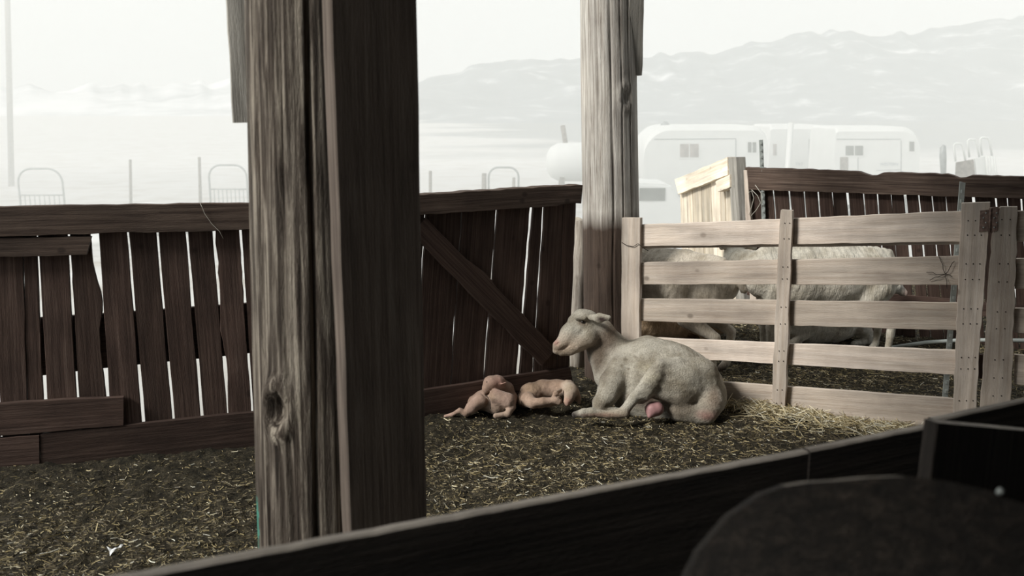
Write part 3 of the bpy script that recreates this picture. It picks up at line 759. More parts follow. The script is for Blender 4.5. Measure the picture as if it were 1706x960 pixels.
def tinted(V, base, blobs):
    c = np.tile(np.array(base, np.float32), (len(V), 1))
    for (p, r, col, s) in blobs:
        d = np.linalg.norm((V - np.array(p)) / np.array(r), axis=1)
        w = np.clip(1.4 - d, 0, 1) * s; w = np.clip(w, 0, 1)[:, None]
        c = c * (1 - w) + np.array(col) * w
    return c
def skin(name, V, Q, mat, tint, origin, parent=None):
    me = np_mesh(name, V - np.array(origin), Q); set_tint(me, tint)
    return link(name, me, mat, parent, Matrix.Translation(Vector(origin)), smooth=True)
def bounds(pts, m): P = np.array([tuple(p) for p in pts]); return P.min(0) - m, P.max(0) + m
def rp(r, t): return r * t / FPX

EWE_COAT = coat('shorn_ewe_coat', 110, 0.9, 0.010, 0.32)
LAMB_COAT = coat('lamb_coat', 120, 0.6, 0.004, 0.18)
PEN_COAT = coat('pen_sheep_coat', 60, 0.7, 0.008, 0.18, wrinkle=1.2)
M_EYE = plain('dark_eye', (0.012, 0.010, 0.008), 0.15, var=0.1, spec=0.6)
M_UDDER = plain('pink_udder', (0.36, 0.20, 0.20), 0.55, var=0.18, scale=30, bump=0.2)
M_HOOF = plain('dark_hoof', (0.05, 0.042, 0.035), 0.7, var=0.3)

# ---- the ewe, lying, head turned to the left
T0 = 5.25
ESH = -0.09
def E(x, y, t): return D(x, y, t + ESH)
f = Field(Vector((D(905, 600, 5.3).x, D(1000, 690, 4.78).y, -.03)), Vector((D(1222, 600, 5.2).x, D(1000, 600, 5.75).y, D(970, 505, 5.3).z + .03)), 0.0052)
P = rp
f.chain([E(1042, 622, 5.42), E(1078, 630, 5.36), E(1122, 641, 5.30), E(1156, 650, 5.24), E(1172, 662, 5.18)], [P(48, 5.4), P(65, 5.3), P(64, 5.3), P(48, 5.2), P(36, 5.2)], .05)
f.cap(E(1060, 655, 5.30), E(1105, 665, 5.25), P(40, 5.3), P(44, 5.2), .05)
# withers and spine
f.chain([E(1047, 583, 5.45), E(1078, 575, 5.43), E(1118, 586, 5.38), E(1160, 608, 5.30), E(1184, 634, 5.24)], [P(10, 5.4), P(11, 5.4), P(10, 5.4), P(11, 5.3), P(13, 5.2)], .05)
# neck
f.chain([E(1042, 606, 5.42), E(1016, 580, 5.45), E(998, 556, 5.44), E(982, 542, 5.42)], [P(36, 5.4), P(28, 5.4), P(25, 5.4), P(21, 5.4)], .022)
f.chain([E(988, 566, 5.43), E(1002, 592, 5.42), E(1018, 622, 5.38)], [P(15, 5.4), P(21, 5.4), P(29, 5.4)], .03)
# shoulder, brisket, folded forelegs
f.chain([E(1034, 612, 5.26), E(1020, 638, 5.20), E(1012, 660, 5.18)], [P(20, 5.2), P(19, 5.2), P(16, 5.2)], .035)
f.chain([E(1012, 658, 5.18), E(1000, 672, 5.16), E(997, 681, 5.15)], [P(16, 5.2), P(12, 5.2), P(9, 5.2)], .02)
f.chain([E(997, 682, 5.15), E(1030, 687, 5.16)], [P(8, 5.2), P(7, 5.2)], .012)
f.chain([E(1016, 640, 5.5), E(1003, 668, 5.45), E(1035, 674, 5.45)], [P(20, 5.4), P(12, 5.4), P(9, 5.4)], .025)
# head
f.chain([E(972, 539, 5.40), E(951, 557, 5.37), E(932, 576, 5.34)], [P(22, 5.4), P(17, 5.4), P(9.5, 5.4)], .025, flat=((0.1, 1, 0.15), .86))
f.cap(E(982, 530, 5.41), E(974, 528, 5.40), P(12, 5.4), P(12, 5.4), .02)          # poll
f.cap(E(966, 526, 5.40), E(956, 534, 5.39), P(10, 5.4), P(9, 5.4), .02)           # forehead
f.cap(E(979, 562, 5.36), E(962, 573, 5.35), P(17, 5.4), P(12, 5.4), .025)          # cheek
f.chain([E(968, 574, 5.37), E(950, 583, 5.35), E(935, 588, 5.34)], [P(11, 5.4), P(8.5, 5.4), P(5.5, 5.4)], .015)   # lower jaw
f.cap(E(929, 576, 5.34), E(927, 584, 5.34), P(8, 5.4), P(6.5, 5.4), .012)          # muzzle
f.cap(E(960, 529.5, 5.325), E(974, 530, 5.32), .012, .014, .014)                   # brow
f.cap(E(966, 549, 5.33), E(956, 555, 5.33), .010, .008, .02)                     # cheekbone
# ears
f.chain([E(984, 529, 5.32), E(999, 530, 5.25), E(1014, 529, 5.22)], [.017, .027, .016], .010, flat=((0.1, .9, -.28), .5))
f.chain([E(996, 533, 5.215), E(1010, 531, 5.19)], [.014, .009], .006, sub=True, flat=((0.1, .9, -.28), .9))
f.chain([E(980, 526, 5.47), E(986, 526, 5.58)], [.018, .022], .012, flat=((0.1, .1, 1), .45))
# hind quarter: thigh skin, shank, cannon, hoof
f.chain([E(1163, 628, 5.10), E(1135, 634, 5.05), E(1104, 616, 5.02)], [P(34, 5.1), P(30, 5.0), P(13, 5.0)], .03, flat=((0, 1, .2), .8))
f.chain([E(1163, 640, 5.10), E(1130, 652, 5.04), E(1092, 640, 5.01)], [P(32, 5.1), P(22, 5.0), P(15, 5.0)], .025, flat=((0, 1, .2), .8))
f.chain([E(1104, 617, 5.015), E(1150, 626, 5.05)], [P(14, 5), P(16, 5)], .03)
f.chain([E(1093, 634, 5.01), E(1152, 648, 5.05)], [P(13, 5), P(18, 5)], .03)
f.chain([E(1080, 652, 5.0), E(1140, 664, 5.04)], [P(10, 5), P(13, 5)], .025)
f.chain([E(1160, 609, 5.08), E(1130, 604, 5.04), E(1100, 608, 5.0)], [P(9, 5), P(8, 5), P(8, 5)], .025)
f.chain([E(1099, 608, 4.99), E(1078, 634, 4.965), E(1056, 664, 4.95), E(1039, 686, 4.955)], [P(8, 5), P(7.5, 5), P(8, 5), P(8.5, 5)], .016)
f.chain([E(1092, 625, 4.99), E(1070, 662, 4.97)], [P(14, 5), P(12, 5)], .02)
f.chain([E(1041, 688, 4.955), E(1012, 691, 4.95), E(986, 687, 4.95), E(972, 688, 4.95), E(958, 691, 4.95)], [P(8.5, 5), P(6.4, 5), P(7.4, 5), P(7, 5), P(5.4, 5)], .008)
f.cap(E(975, 693, 4.95), E(970, 695, 4.95), P(4, 5), P(3, 5), .006)
# rump, pin bones, tail stub
f.chain([E(1177, 648, 5.10), E(1184, 670, 5.06), E(1178, 690, 5.03)], [P(24, 5.1), P(21, 5.1), P(16, 5.1)], .03)
f.cap(E(1196, 655, 5.12), E(1199, 672, 5.10), P(8, 5.1), P(7, 5.1), .014)
f.cap(E(1130, 686, 5.06), E(1165, 690, 5.05), P(17, 5), P(17, 5), .03)
# folds and hollows
f.chain([E(1156, 612, 4.955), E(1158, 634, 4.945), E(1154, 655, 4.95)], [.006, .006, .005], .016, sub=True)
f.chain([E(1072, 668, 4.93), E(1096, 664, 4.925), E(1128, 671, 4.925), E(1158, 652, 4.94)], [.008, .010, .009, .006], .018, sub=True)
f.cap(E(1080, 684, 4.93), E(1100, 684, 4.92), .048, .048, .02, sub=True)
f.chain([E(1124, 610, 4.95), E(1138, 617, 4.95)], [.005, .005], .018, sub=True)
f.chain([E(1045, 566, 5.25), E(1030, 580, 5.15), E(1020, 602, 5.12)], [.016, .020, .016], .025, sub=True)   # neck set off from shoulder
f.chain([E(1031, 615, 5.09), E(1028, 645, 5.06), E(1042, 676, 5.04)], [.008, .012, .012], .03, sub=True)   # behind the elbow
f.folds(.0011, (1, 0, .5), 260, 9, 5, mask=lambda X, Y, Z: (X > E(1110, 600, 5).x) & (Y < 5.2))
f.folds(.0012, (.3, 0, 1), 150, 6, 8, mask=lambda X, Y, Z: (X > E(1040, 600, 5.2).x))
f.noise(.0012, 60, 3); f.noise(.0016, 14, 6)
eye = f.surf(971, 537.5); nos = f.surf(928, 573.5); ear_in = E(1003, 533, 5.24)
f.cap(eye + Vector((-.012, -.003, .002)), eye + Vector((.012, -.003, .001)), .009, .008, .008, sub=True)
f.cap(nos + Vector((-.006, 0, -.003)), nos + Vector((.010, 0, .003)), .006, .005, .006, sub=True)
mo = [f.surf(x, y) for x, y in ((922, 583), (930, 584.5), (940, 581), (946, 577))]
f.chain(mo, [.0035, .0035, .003, .002], .006, sub=True)
V, Qd = f.mesh('ewe')
DIRT = (0.16, 0.13, 0.09)
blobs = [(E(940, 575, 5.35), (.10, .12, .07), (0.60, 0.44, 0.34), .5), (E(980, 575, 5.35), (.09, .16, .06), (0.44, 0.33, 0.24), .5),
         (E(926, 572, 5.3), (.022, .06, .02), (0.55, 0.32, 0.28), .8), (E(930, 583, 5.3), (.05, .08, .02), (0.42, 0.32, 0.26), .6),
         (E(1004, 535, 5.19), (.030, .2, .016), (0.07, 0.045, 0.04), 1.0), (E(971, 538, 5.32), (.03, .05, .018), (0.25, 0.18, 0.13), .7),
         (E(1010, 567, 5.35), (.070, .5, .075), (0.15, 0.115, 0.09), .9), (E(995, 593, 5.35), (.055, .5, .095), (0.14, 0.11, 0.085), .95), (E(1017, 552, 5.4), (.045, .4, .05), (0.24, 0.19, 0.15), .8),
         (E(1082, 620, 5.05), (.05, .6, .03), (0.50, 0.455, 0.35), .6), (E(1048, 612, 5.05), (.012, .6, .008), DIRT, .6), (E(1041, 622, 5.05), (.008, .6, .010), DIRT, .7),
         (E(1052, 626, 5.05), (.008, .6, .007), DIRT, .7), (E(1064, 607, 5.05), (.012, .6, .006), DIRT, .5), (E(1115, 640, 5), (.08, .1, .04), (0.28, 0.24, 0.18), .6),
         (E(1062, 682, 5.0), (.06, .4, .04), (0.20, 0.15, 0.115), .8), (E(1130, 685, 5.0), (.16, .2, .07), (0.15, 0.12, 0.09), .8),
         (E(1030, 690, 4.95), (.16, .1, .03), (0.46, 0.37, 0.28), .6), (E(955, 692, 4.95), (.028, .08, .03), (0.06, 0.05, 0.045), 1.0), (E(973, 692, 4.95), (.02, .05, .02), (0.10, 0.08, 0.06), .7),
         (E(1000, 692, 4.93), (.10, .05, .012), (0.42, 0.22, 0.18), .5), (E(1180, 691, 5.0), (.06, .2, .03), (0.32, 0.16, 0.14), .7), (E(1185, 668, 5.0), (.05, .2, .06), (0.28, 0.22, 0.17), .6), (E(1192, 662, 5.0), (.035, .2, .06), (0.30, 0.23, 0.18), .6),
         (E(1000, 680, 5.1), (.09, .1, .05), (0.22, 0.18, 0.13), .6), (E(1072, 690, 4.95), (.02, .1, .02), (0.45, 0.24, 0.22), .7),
         (E(1086, 682, 4.95), (.070, .6, .050), (0.09, 0.062, 0.05), .95), (E(1140, 668, 4.95), (.13, .2, .05), (0.24, 0.20, 0.15), .5)]  # dark tint round the udder: shade of the hollow put into the colour
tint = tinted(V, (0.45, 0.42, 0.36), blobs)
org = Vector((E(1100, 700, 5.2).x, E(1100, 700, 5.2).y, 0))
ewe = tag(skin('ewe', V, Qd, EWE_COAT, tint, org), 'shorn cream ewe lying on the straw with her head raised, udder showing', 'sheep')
def ball(name, parent, c, r, mat, rot=None, seg=20):
    bm = bmesh.new(); bmesh.ops.create_uvsphere(bm, u_segments=seg, v_segments=seg // 2 + 2, radius=1)
    bmesh.ops.scale(bm, vec=r, verts=bm.verts)
    me = bpy.data.meshes.new(name); bm.to_mesh(me); bm.free()
    M = Matrix.Translation(c) @ (rot.to_matrix().to_4x4() if rot else Matrix())
    return link(name, me, mat, parent, M, smooth=True)
from mathutils import Euler
ball('eye', ewe, eye + Vector((0.002, .004, 0)), (.013, .008, .0085), M_EYE, Euler((0, R(20), 0)))
# udder: two quarters and a teat
lo, hi = bounds([E(1088, 684, 5.0)], .09); f = Field(lo, hi, .004)
UD = Vector((0, .008, 0))
f.cap(E(1088, 684, 4.985), E(1094, 683, 4.985), .043, .040, .02)
f.cap(E(1084, 692, 4.965), E(1082, 696, 4.96), .014, .010, .02)
V, Qd = f.mesh('udder'); me = np_mesh('udder', V - np.array(E(1088, 684, 5.0)), Qd)
link('udder', me, M_UDDER, ewe, Matrix.Translation(E(1088, 683, 5.0) + UD), smooth=True)

ESH = 0.0
# ---- first lamb: on its side, hind legs stretched out to the left, head curled back
lo, hi = bounds([E(735, 697, 5.1), E(860, 622, 5.1), E(800, 660, 5.3), E(800, 660, 4.92)], .02); lo[2] = -0.03
f = Field(lo, hi, .0036)
f.chain([E(843, 672, 5.12), E(828, 671, 5.12), E(806, 667, 5.13), E(792, 671, 5.12)], [P(15, 5.1), P(19, 5.1), P(16, 5.1), P(13, 5.1)], .025)
f.chain([E(826, 660, 5.06), E(846, 668, 5.06)], [P(12, 5.1), P(13, 5.1)], .02)
f.chain([E(849, 676, 5.13), E(851, 662, 5.17), E(844, 648, 5.17), E(832, 640, 5.14)], [P(10, 5.1), P(10, 5.1), P(11, 5.1), P(11.5, 5.1)], .014)
f.chain([E(828, 638, 5.12), E(817, 639, 5.10), E(810, 647, 5.08)], [P(13.5, 5.1), P(12, 5.1), P(7.5, 5.1)], .014)
f.chain([E(812, 645, 5.08), E(809, 650, 5.07)], [P(7.5, 5.1), P(5.5, 5.1)], .01)
f.cap(E(836, 640, 5.08), E(844, 637, 5.05), .010, .005, .006, flat=((0, .6, .8), .5))
f.chain([E(800, 668, 5.07), E(785, 680, 5.04), E(776, 690, 5.03)], [P(13, 5.1), P(9, 5.1), P(5, 5.1)], .016)     # near thigh
f.chain([E(776, 690, 5.03), E(766, 684, 5.03), E(752, 692, 5.03), E(742, 694, 5.03)], [P(4.6, 5.1), P(4.2, 5.1), P(3.6, 5.1), P(3.0, 5.1)], .008)
f.chain([E(790, 668, 5.18), E(772, 674, 5.17), E(758, 680, 5.16)], [P(11, 5.1), P(7.5, 5.1), P(4.6, 5.1)], .014)
f.chain([E(758, 680, 5.16), E(757, 687, 5.13), E(748, 682, 5.15)], [P(4.6, 5.1), P(4, 5.1), P(3.4, 5.1)], .008)
f.chain([E(852, 678, 5.06), E(846, 690, 5.03), E(826, 693, 5.02)], [P(8, 5.1), P(5, 5.1), P(4, 5.1)], .01)
f.chain([E(803, 656, 5.055), E(813, 664, 5.045), E(817, 682, 5.02)], [.003, .004, .003], .010, sub=True)
f.noise(.0014, 70, 12); f.noise(.002, 22, 13)
le = f.surf(811, 637)
f.cap(le, le + Vector((.002, 0, 0)), .004, .004, .004, sub=True)
V, Qd = f.mesh('lamb')
tint = tinted(V, (0.40, 0.285, 0.235), [(E(832, 640, 5.05), (.05, .1, .03), (0.50, 0.28, 0.24), .55), (E(830, 685, 5.05), (.12, .2, .04), (0.32, 0.25, 0.19), .6), (E(750, 686, 5.1), (.05, .1, .04), (0.36, 0.22, 0.17), .5), (E(820, 660, 5.05), (.05, .1, .02), (0.50, 0.38, 0.30), .6)])
org = Vector((E(815, 690, 5.1).x, E(815, 690, 5.1).y, 0))
lamb = tag(skin('lamb', V, Qd, LAMB_COAT, tint, org), 'newborn pinkish lamb with hind legs stretched out, left of the curled one', 'lamb')
ball('eye', lamb, le + Vector((0, .004, 0)), (.004, .003, .003), M_EYE, seg=10)
ub = [f.surf(x, y) + Vector((0, -.002, 0)) for x, y in ((804, 654), (808, 658), (813, 662), (816, 667), (816.5, 674), (817, 681))]
tube('navel_cord', lamb, ub, .0022, M_HOOF, 6)

# ---- second lamb: curled round, nose tucked to its flank
lo, hi = bounds([E(855, 685, 5.2), E(970, 628, 5.2), E(900, 660, 5.42), E(900, 660, 5.0)], .02); lo[2] = -0.03
f = Field(lo, hi, .0036)
f.chain([E(874, 666, 5.2), E(884, 656, 5.24), E(905, 650, 5.28), E(928, 648, 5.27), E(946, 647, 5.22)], [P(14, 5.2), P(17, 5.2), P(17, 5.2), P(15, 5.2), P(12.5, 5.2)], .02)
f.chain([E(946, 646, 5.20), E(951, 652, 5.14), E(948, 664, 5.09)], [P(13, 5.2), P(12, 5.2), P(8, 5.2)], .014)           # head hanging
f.chain([E(948, 664, 5.09), E(944, 671, 5.07)], [P(8, 5.2), P(6, 5.2)], .01)
f.chain([E(934, 650, 5.12), E(926, 656, 5.08), E(920, 664, 5.07)], [.010, .014, .007], .006, flat=((.3, 1, .2), .45))     # ear
f.chain([E(957, 652, 5.18), E(962, 662, 5.18), E(965, 671, 5.17)], [P(8, 5.2), P(6, 5.2), P(3, 5.2)], .01)
f.chain([E(880, 666, 5.12), E(888, 672, 5.08)], [P(13, 5.2), P(9, 5.2)], .015)
f.chain([E(888, 671, 5.07), E(905, 669, 5.05), E(925, 667, 5.05), E(931, 670, 5.05)], [P(8, 5.2), P(6.4, 5.2), P(5.6, 5.2), P(5, 5.2)], .01)
f.chain([E(930, 668, 5.12), E(915, 673, 5.10), E(898, 676, 5.08)], [P(7, 5.2), P(5, 5.2), P(4, 5.2)], .01)
f.cap(E(908, 662, 5.10), E(912, 663, 5.10), .012, .012, .01, sub=True)
f.noise(.0014, 70, 15); f.noise(.002, 22, 16)
V, Qd = f.mesh('lamb')
tint = tinted(V, (0.38, 0.275, 0.215), [(E(948, 644, 5.1), (.05, .1, .05), (0.62, 0.55, 0.46), .6), (E(955, 664, 5.1), (.04, .08, .04), (0.20, 0.15, 0.12), .7), (E(946, 669, 5.07), (.02, .05, .02), (0.46, 0.27, 0.22), .7), (E(888, 645, 5.2), (.06, .1, .03), (0.36, 0.26, 0.17), .5)])
org = Vector((E(910, 682, 5.2).x, E(910, 682, 5.2).y, 0))
tag(skin('lamb', V, Qd, LAMB_COAT, tint, org), 'tan lamb curled up asleep with its nose tucked in, close to the ewe', 'lamb')

# ---- sheep in the pen behind the pale gate
def standing(seed, base, h=.0095, tail=False, turned=False):
    f = Field((-.72, -.68 if turned else -.30, -.02), (.72 if turned else 1.02, .30, 1.05), h)
    f.chain([(-.36, 0, .585), (-.12, 0, .565), (.12, 0, .56), (.33, 0, .575)], [.175, .20, .205, .165], .06)
    f.chain([(-.46, 0, .60), (-.40, 0, .60)], [.11, .13], .05)
    f.chain([(-.46, 0, .735), (-.2, 0, .755), (.1, 0, .75), (.36, 0, .74)], [.035, .03, .03, .04], .05)
    hz = 0.0
    if turned:      # neck and head turned away over the far shoulder
        f.chain([(.36, 0, .60), (.47, -.10, .62), (.50, -.26, .66)], [.15, .11, .085], .04)
        f.chain([(.50, -.30, .68), (.48, -.40, .63), (.45, -.50, .57)], [.075, .06, .038], .02)
        f.cap((.52, -.28, .74), (.60, -.27, .73), .02, .02, .01); f.cap((.44, -.28, .74), (.37, -.27, .73), .02, .02, .01)
    else:
        f.chain([(.36, 0, .62), (.52, 0, .72), (.66, 0, .84)], [.14, .105, .08], .04)
        f.chain([(.68, 0, .87), (.78, 0, .80), (.88, 0, .735)], [.075, .06, .038], .02)
        f.cap((.87, 0, .72), (.82, 0, .73), .026, .03, .02)
    for s in (-1, 1):
        if not turned: f.chain([(.66, .05 * s, .90 + hz), (.63, .13 * s, .89 + hz)], [.02, .02], .01, flat=((.2, 0, 1), .5))
        f.chain([(-.38, .09 * s, .52), (-.28, .115 * s, .38)], [.115, .07], .03)
        f.chain([(-.28, .115 * s, .37), (-.49, .11 * s, .27), (-.475, .11 * s, .08), (-.46, .11 * s, .05)], [.062, .030, .0225, .026], .012)
        f.cap((-.46, .11 * s, .05), (-.435, .11 * s, .012), .024, .030, .01)
        f.chain([(.30, .09 * s, .50), (.30, .10 * s, .36)], [.09, .05], .03)
        f.chain([(.30, .10 * s, .36), (.315, .10 * s, .24), (.31, .10 * s, .07)], [.045, .034, .021], .012)
        f.cap((.31, .10 * s, .06), (.33, .10 * s, .012), .022, .028, .01)
    if tail:
        f.chain([(-.59, 0, .66), (-.63, .0, .56), (-.635, 0, .46)], [.035, .028, .036], .012)
    else: f.chain([(-.57, 0, .66), (-.61, 0, .58)], [.035, .024], .02)
    f.folds(.0035, (1, .2, .15), 150, 10, seed, mask=lambda X, Y, Z: (Z > .36) & (X < .6))
    f.noise(.003, 26, seed + 1)
    V, Q = f.mesh('s')
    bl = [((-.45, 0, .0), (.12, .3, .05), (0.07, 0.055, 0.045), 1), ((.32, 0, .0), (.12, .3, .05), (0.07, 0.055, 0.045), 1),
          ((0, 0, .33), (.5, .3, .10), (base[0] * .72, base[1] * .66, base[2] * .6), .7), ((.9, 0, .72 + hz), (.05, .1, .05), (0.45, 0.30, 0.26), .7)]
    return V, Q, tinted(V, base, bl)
def lying(seed, base, h=.0095):
    f = Field((-.62, -.34, -.02), (.95, .34, .75), h)
    f.chain([(-.34, 0, .20), (-.1, 0, .22), (.14, 0, .23), (.32, 0, .22)], [.17, .21, .20, .15], .06)
    f.chain([(.34, 0, .28), (.48, 0, .42), (.54, 0, .52)], [.12, .09, .075], .04)
    f.chain([(.55, 0, .55), (.66, 0, .49), (.75, 0, .43)], [.072, .055, .035], .02)
    for s in (-1, 1):
        f.chain([(.53, .05 * s, .58), (.51, .13 * s, .57)], [.018, .02], .01, flat=((.2, 0, 1), .5))
        f.chain([(-.34, .13 * s, .22), (-.14, .19 * s, .20)], [.13, .07], .04)
        f.chain([(-.14, .20 * s, .18), (-.34, .21 * s, .05), (-.12, .23 * s, .03)], [.05, .03, .024], .015)
        f.chain([(.34, .12 * s, .16), (.44, .13 * s, .06), (.26, .14 * s, .03)], [.07, .035, .024], .02)
    f.folds(.003, (1, .2, .15), 150, 10, seed); f.noise(.004, 26, seed + 1)
    V, Q = f.mesh('l'); return V, Q, tinted(V, base, [((.76, 0, .43), (.05, .1, .05), (0.45, 0.30, 0.26), .7)])
def put(name, data, loc, rz, label, sc=1.0, group=None):
    V, Q, tn = data
    me = np_mesh(name, V * sc, Q); set_tint(me, tn)
    o = link(name, me, PEN_COAT, None, Matrix.Translation(loc) @ Matrix.Rotation(rz, 4, 'Z'), smooth=True)
    return tag(o, label, 'sheep')
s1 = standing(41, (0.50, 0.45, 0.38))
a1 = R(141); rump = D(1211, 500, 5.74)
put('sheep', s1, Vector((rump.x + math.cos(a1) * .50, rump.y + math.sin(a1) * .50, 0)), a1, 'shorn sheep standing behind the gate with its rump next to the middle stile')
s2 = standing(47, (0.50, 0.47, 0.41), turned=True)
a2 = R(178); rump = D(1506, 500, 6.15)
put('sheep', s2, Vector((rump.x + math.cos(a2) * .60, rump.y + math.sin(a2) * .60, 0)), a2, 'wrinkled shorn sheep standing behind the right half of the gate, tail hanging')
l1 = lying(53, (0.60, 0.44, 0.30))
p = D(1110, 565, 6.75); put('sheep', l1, Vector((p.x, p.y, 0)), R(176), 'tan woolly sheep lying beyond the legs of the left standing sheep', .95)
l2 = lying(59, (0.56, 0.54, 0.49))
p = D(1385, 578, 6.50); put('sheep', l2, Vector((p.x - .07, p.y + .12, 0)), R(6), 'pale sheep lying down under the belly of the right standing sheep', .86)

# ------------------------------------------------------------------ loose straw on the muck
m, nt, b = new_mat('straw'); at = N(nt, 'ShaderNodeAttribute', attribute_name='tint')
nt.links.new(at.outputs['Color'], b.inputs['Base Color']); b.inputs['Roughness'].default_value = 0.55; b.inputs['Specular IOR Level'].default_value = 0.35
M_STRAW = m
def straws(name, x, y, length, width, lift, tilt, seed, bright, label, zoff=0.0, short=False):
    r = np.random.RandomState(seed); n = len(x)
    a = r.rand(n) * 2 * np.pi; tl = r.normal(0, tilt, n); bend = r.normal(0, .25, n)
    dx, dy = np.cos(a), np.sin(a); z = ground_h(x, y) + lift + zoff
    pts = []
    us = (-.5, .5) if short else (-.5, 0, .5); nv = 2 * len(us)
    for u in us:
        l = length * u
        px = x + dx * l - dy * bend * length * (u * u); py = y + dy * l + dx * bend * length * (u * u)
        pz = z + np.sin(tl) * l + (.25 - u * u) * length * .12
        pz = np.maximum(pz, ground_h(px, py) + .0006)
        pts.append((px, py, pz))
    roll = r.rand(n) * np.pi
    wx, wy, wz = -dy * np.cos(roll) * width * .5, dx * np.cos(roll) * width * .5, np.sin(roll) * width * .5
    V = np.zeros((n, nv, 3))
    for i, (px, py, pz) in enumerate(pts):
        V[:, i * 2] = np.stack([px + wx, py + wy, pz + wz + width * .3], 1); V[:, i * 2 + 1] = np.stack([px - wx, py - wy, pz - wz + width * .3], 1)
    base = np.arange(n)[:, None] * nv
    Q = np.concatenate([base + 2 * k + np.array([[0, 1, 3, 2]]) for k in range(len(us) - 1)])
    me = np_mesh(name, V.reshape(-1, 3), Q)
    pal = np.array([(.60, .54, .38), (.46, .38, .22), (.30, .24, .12), (.16, .13, .08), (.08, .065, .045), (.70, .68, .58)])
    w = np.array(bright); w = w / w.sum(); c = pal[r.choice(len(pal), n, p=w)] * (0.8 + .4 * r.rand(n))[:, None]
    set_tint(me, np.repeat(c, nv, axis=0))
    o = link(name, me, M_STRAW); return tag(o, label, 'straw', kind='stuff')
r = np.random.RandomState(99)
n = 170000
x = r.uniform(-3.6, 4.3, n); y = 1.3 + (9.0 - 1.3) * r.rand(n) ** 1.25
dens = vn2(x * 1.3, y * 1.3, 50) * .6 + vn2(x * 6, y * 6, 51) * .55
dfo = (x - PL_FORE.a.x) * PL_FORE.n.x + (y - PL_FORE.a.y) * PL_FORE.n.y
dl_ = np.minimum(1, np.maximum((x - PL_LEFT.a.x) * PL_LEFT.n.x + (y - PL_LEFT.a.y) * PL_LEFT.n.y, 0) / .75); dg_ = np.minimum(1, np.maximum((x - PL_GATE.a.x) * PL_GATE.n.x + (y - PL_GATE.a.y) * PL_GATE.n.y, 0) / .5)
edge_ = np.where(y < 5.0, np.where(x < -1.1, dl_, dg_), 1)      # sparser straw over bare muck, also standing in for the fences' shadow
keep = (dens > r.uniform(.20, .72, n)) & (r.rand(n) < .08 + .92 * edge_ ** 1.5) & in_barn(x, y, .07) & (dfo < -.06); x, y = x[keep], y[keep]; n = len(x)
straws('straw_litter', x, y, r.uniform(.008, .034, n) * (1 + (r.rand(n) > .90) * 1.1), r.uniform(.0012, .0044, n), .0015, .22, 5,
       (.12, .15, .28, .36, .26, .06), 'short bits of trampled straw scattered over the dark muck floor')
n = 640000
x = r.uniform(-3.6, 4.3, n); y = 1.3 + (9.0 - 1.3) * r.rand(n) ** 1.35
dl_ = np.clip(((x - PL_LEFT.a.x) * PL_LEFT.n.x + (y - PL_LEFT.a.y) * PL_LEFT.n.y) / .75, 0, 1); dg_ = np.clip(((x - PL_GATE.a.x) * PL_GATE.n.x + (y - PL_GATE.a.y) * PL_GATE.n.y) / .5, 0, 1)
edge_ = np.where(y < 5.0, np.where(x < -1.1, dl_, dg_), 1)  # chaff thinned likewise, for bare muck and painted fence shadow
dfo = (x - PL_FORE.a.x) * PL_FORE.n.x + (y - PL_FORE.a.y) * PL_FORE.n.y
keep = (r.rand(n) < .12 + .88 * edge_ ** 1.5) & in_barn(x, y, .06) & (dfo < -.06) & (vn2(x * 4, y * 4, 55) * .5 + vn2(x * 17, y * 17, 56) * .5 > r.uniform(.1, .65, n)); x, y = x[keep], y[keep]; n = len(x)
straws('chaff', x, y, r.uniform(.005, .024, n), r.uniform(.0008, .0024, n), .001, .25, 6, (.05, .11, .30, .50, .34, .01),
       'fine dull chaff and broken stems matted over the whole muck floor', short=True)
# thicker tuft of clean straw against the foot of the pale gate
n = 2600; u = r.rand(n)
A = PL_HURD.p(1225, 690); B = PL_HURD.p(1560, 722)
x = A.x + (B.x - A.x) * u + PL_HURD.n.x * r.exponential(.09, n); y = A.y + (B.y - A.y) * u + PL_HURD.n.y * np.abs(r.exponential(.09, n))
straws('straw_pile', x, y, r.uniform(.04, .12, n), r.uniform(.002, .0036, n), r.rand(n) * .03 + .002, .35, 8, (.45, .40, .25, .1, .02, .12),
       'tuft of clean yellow straw heaped along the foot of the pale gate')
# a white feather-like scrap near the left bottom
p = G(190, 928); bm = bmesh.new()
prof = [(-.030, .012), (-.018, .004), (-.006, .002), (.004, .006), (.014, .004), (.026, .010), (.030, .020), (.022, .018), (.014, .010), (.008, -.004), (.004, -.016), (-.003, -.024), (-.008, -.012), (-.016, -.004)]
vs = [bm.verts.new((a * 1.0, b_ * 1.2, .004 * math.sin(i * 2.1) + .002)) for i, (a, b_) in enumerate(prof)]
bm.faces.new(vs); bmesh.ops.triangulate(bm, faces=bm.faces[:]); me = bpy.data.meshes.new('paper_scrap'); bm.to_mesh(me); bm.free()
o = link('paper_scrap', me, plain('white_scrap', (.75, .76, .76), .8, var=.1), None, Matrix.Translation((p.x, p.y, float(ground_h(np.array([p.x]), np.array([p.y]))[0]) + .012)) @ Matrix.Rotation(R(25), 4, 'X'))
sm = o.modifiers.new('thickness', 'SOLIDIFY'); sm.thickness = .001
tag(o, 'small torn white scrap lying on the straw at the lower left', 'scrap')

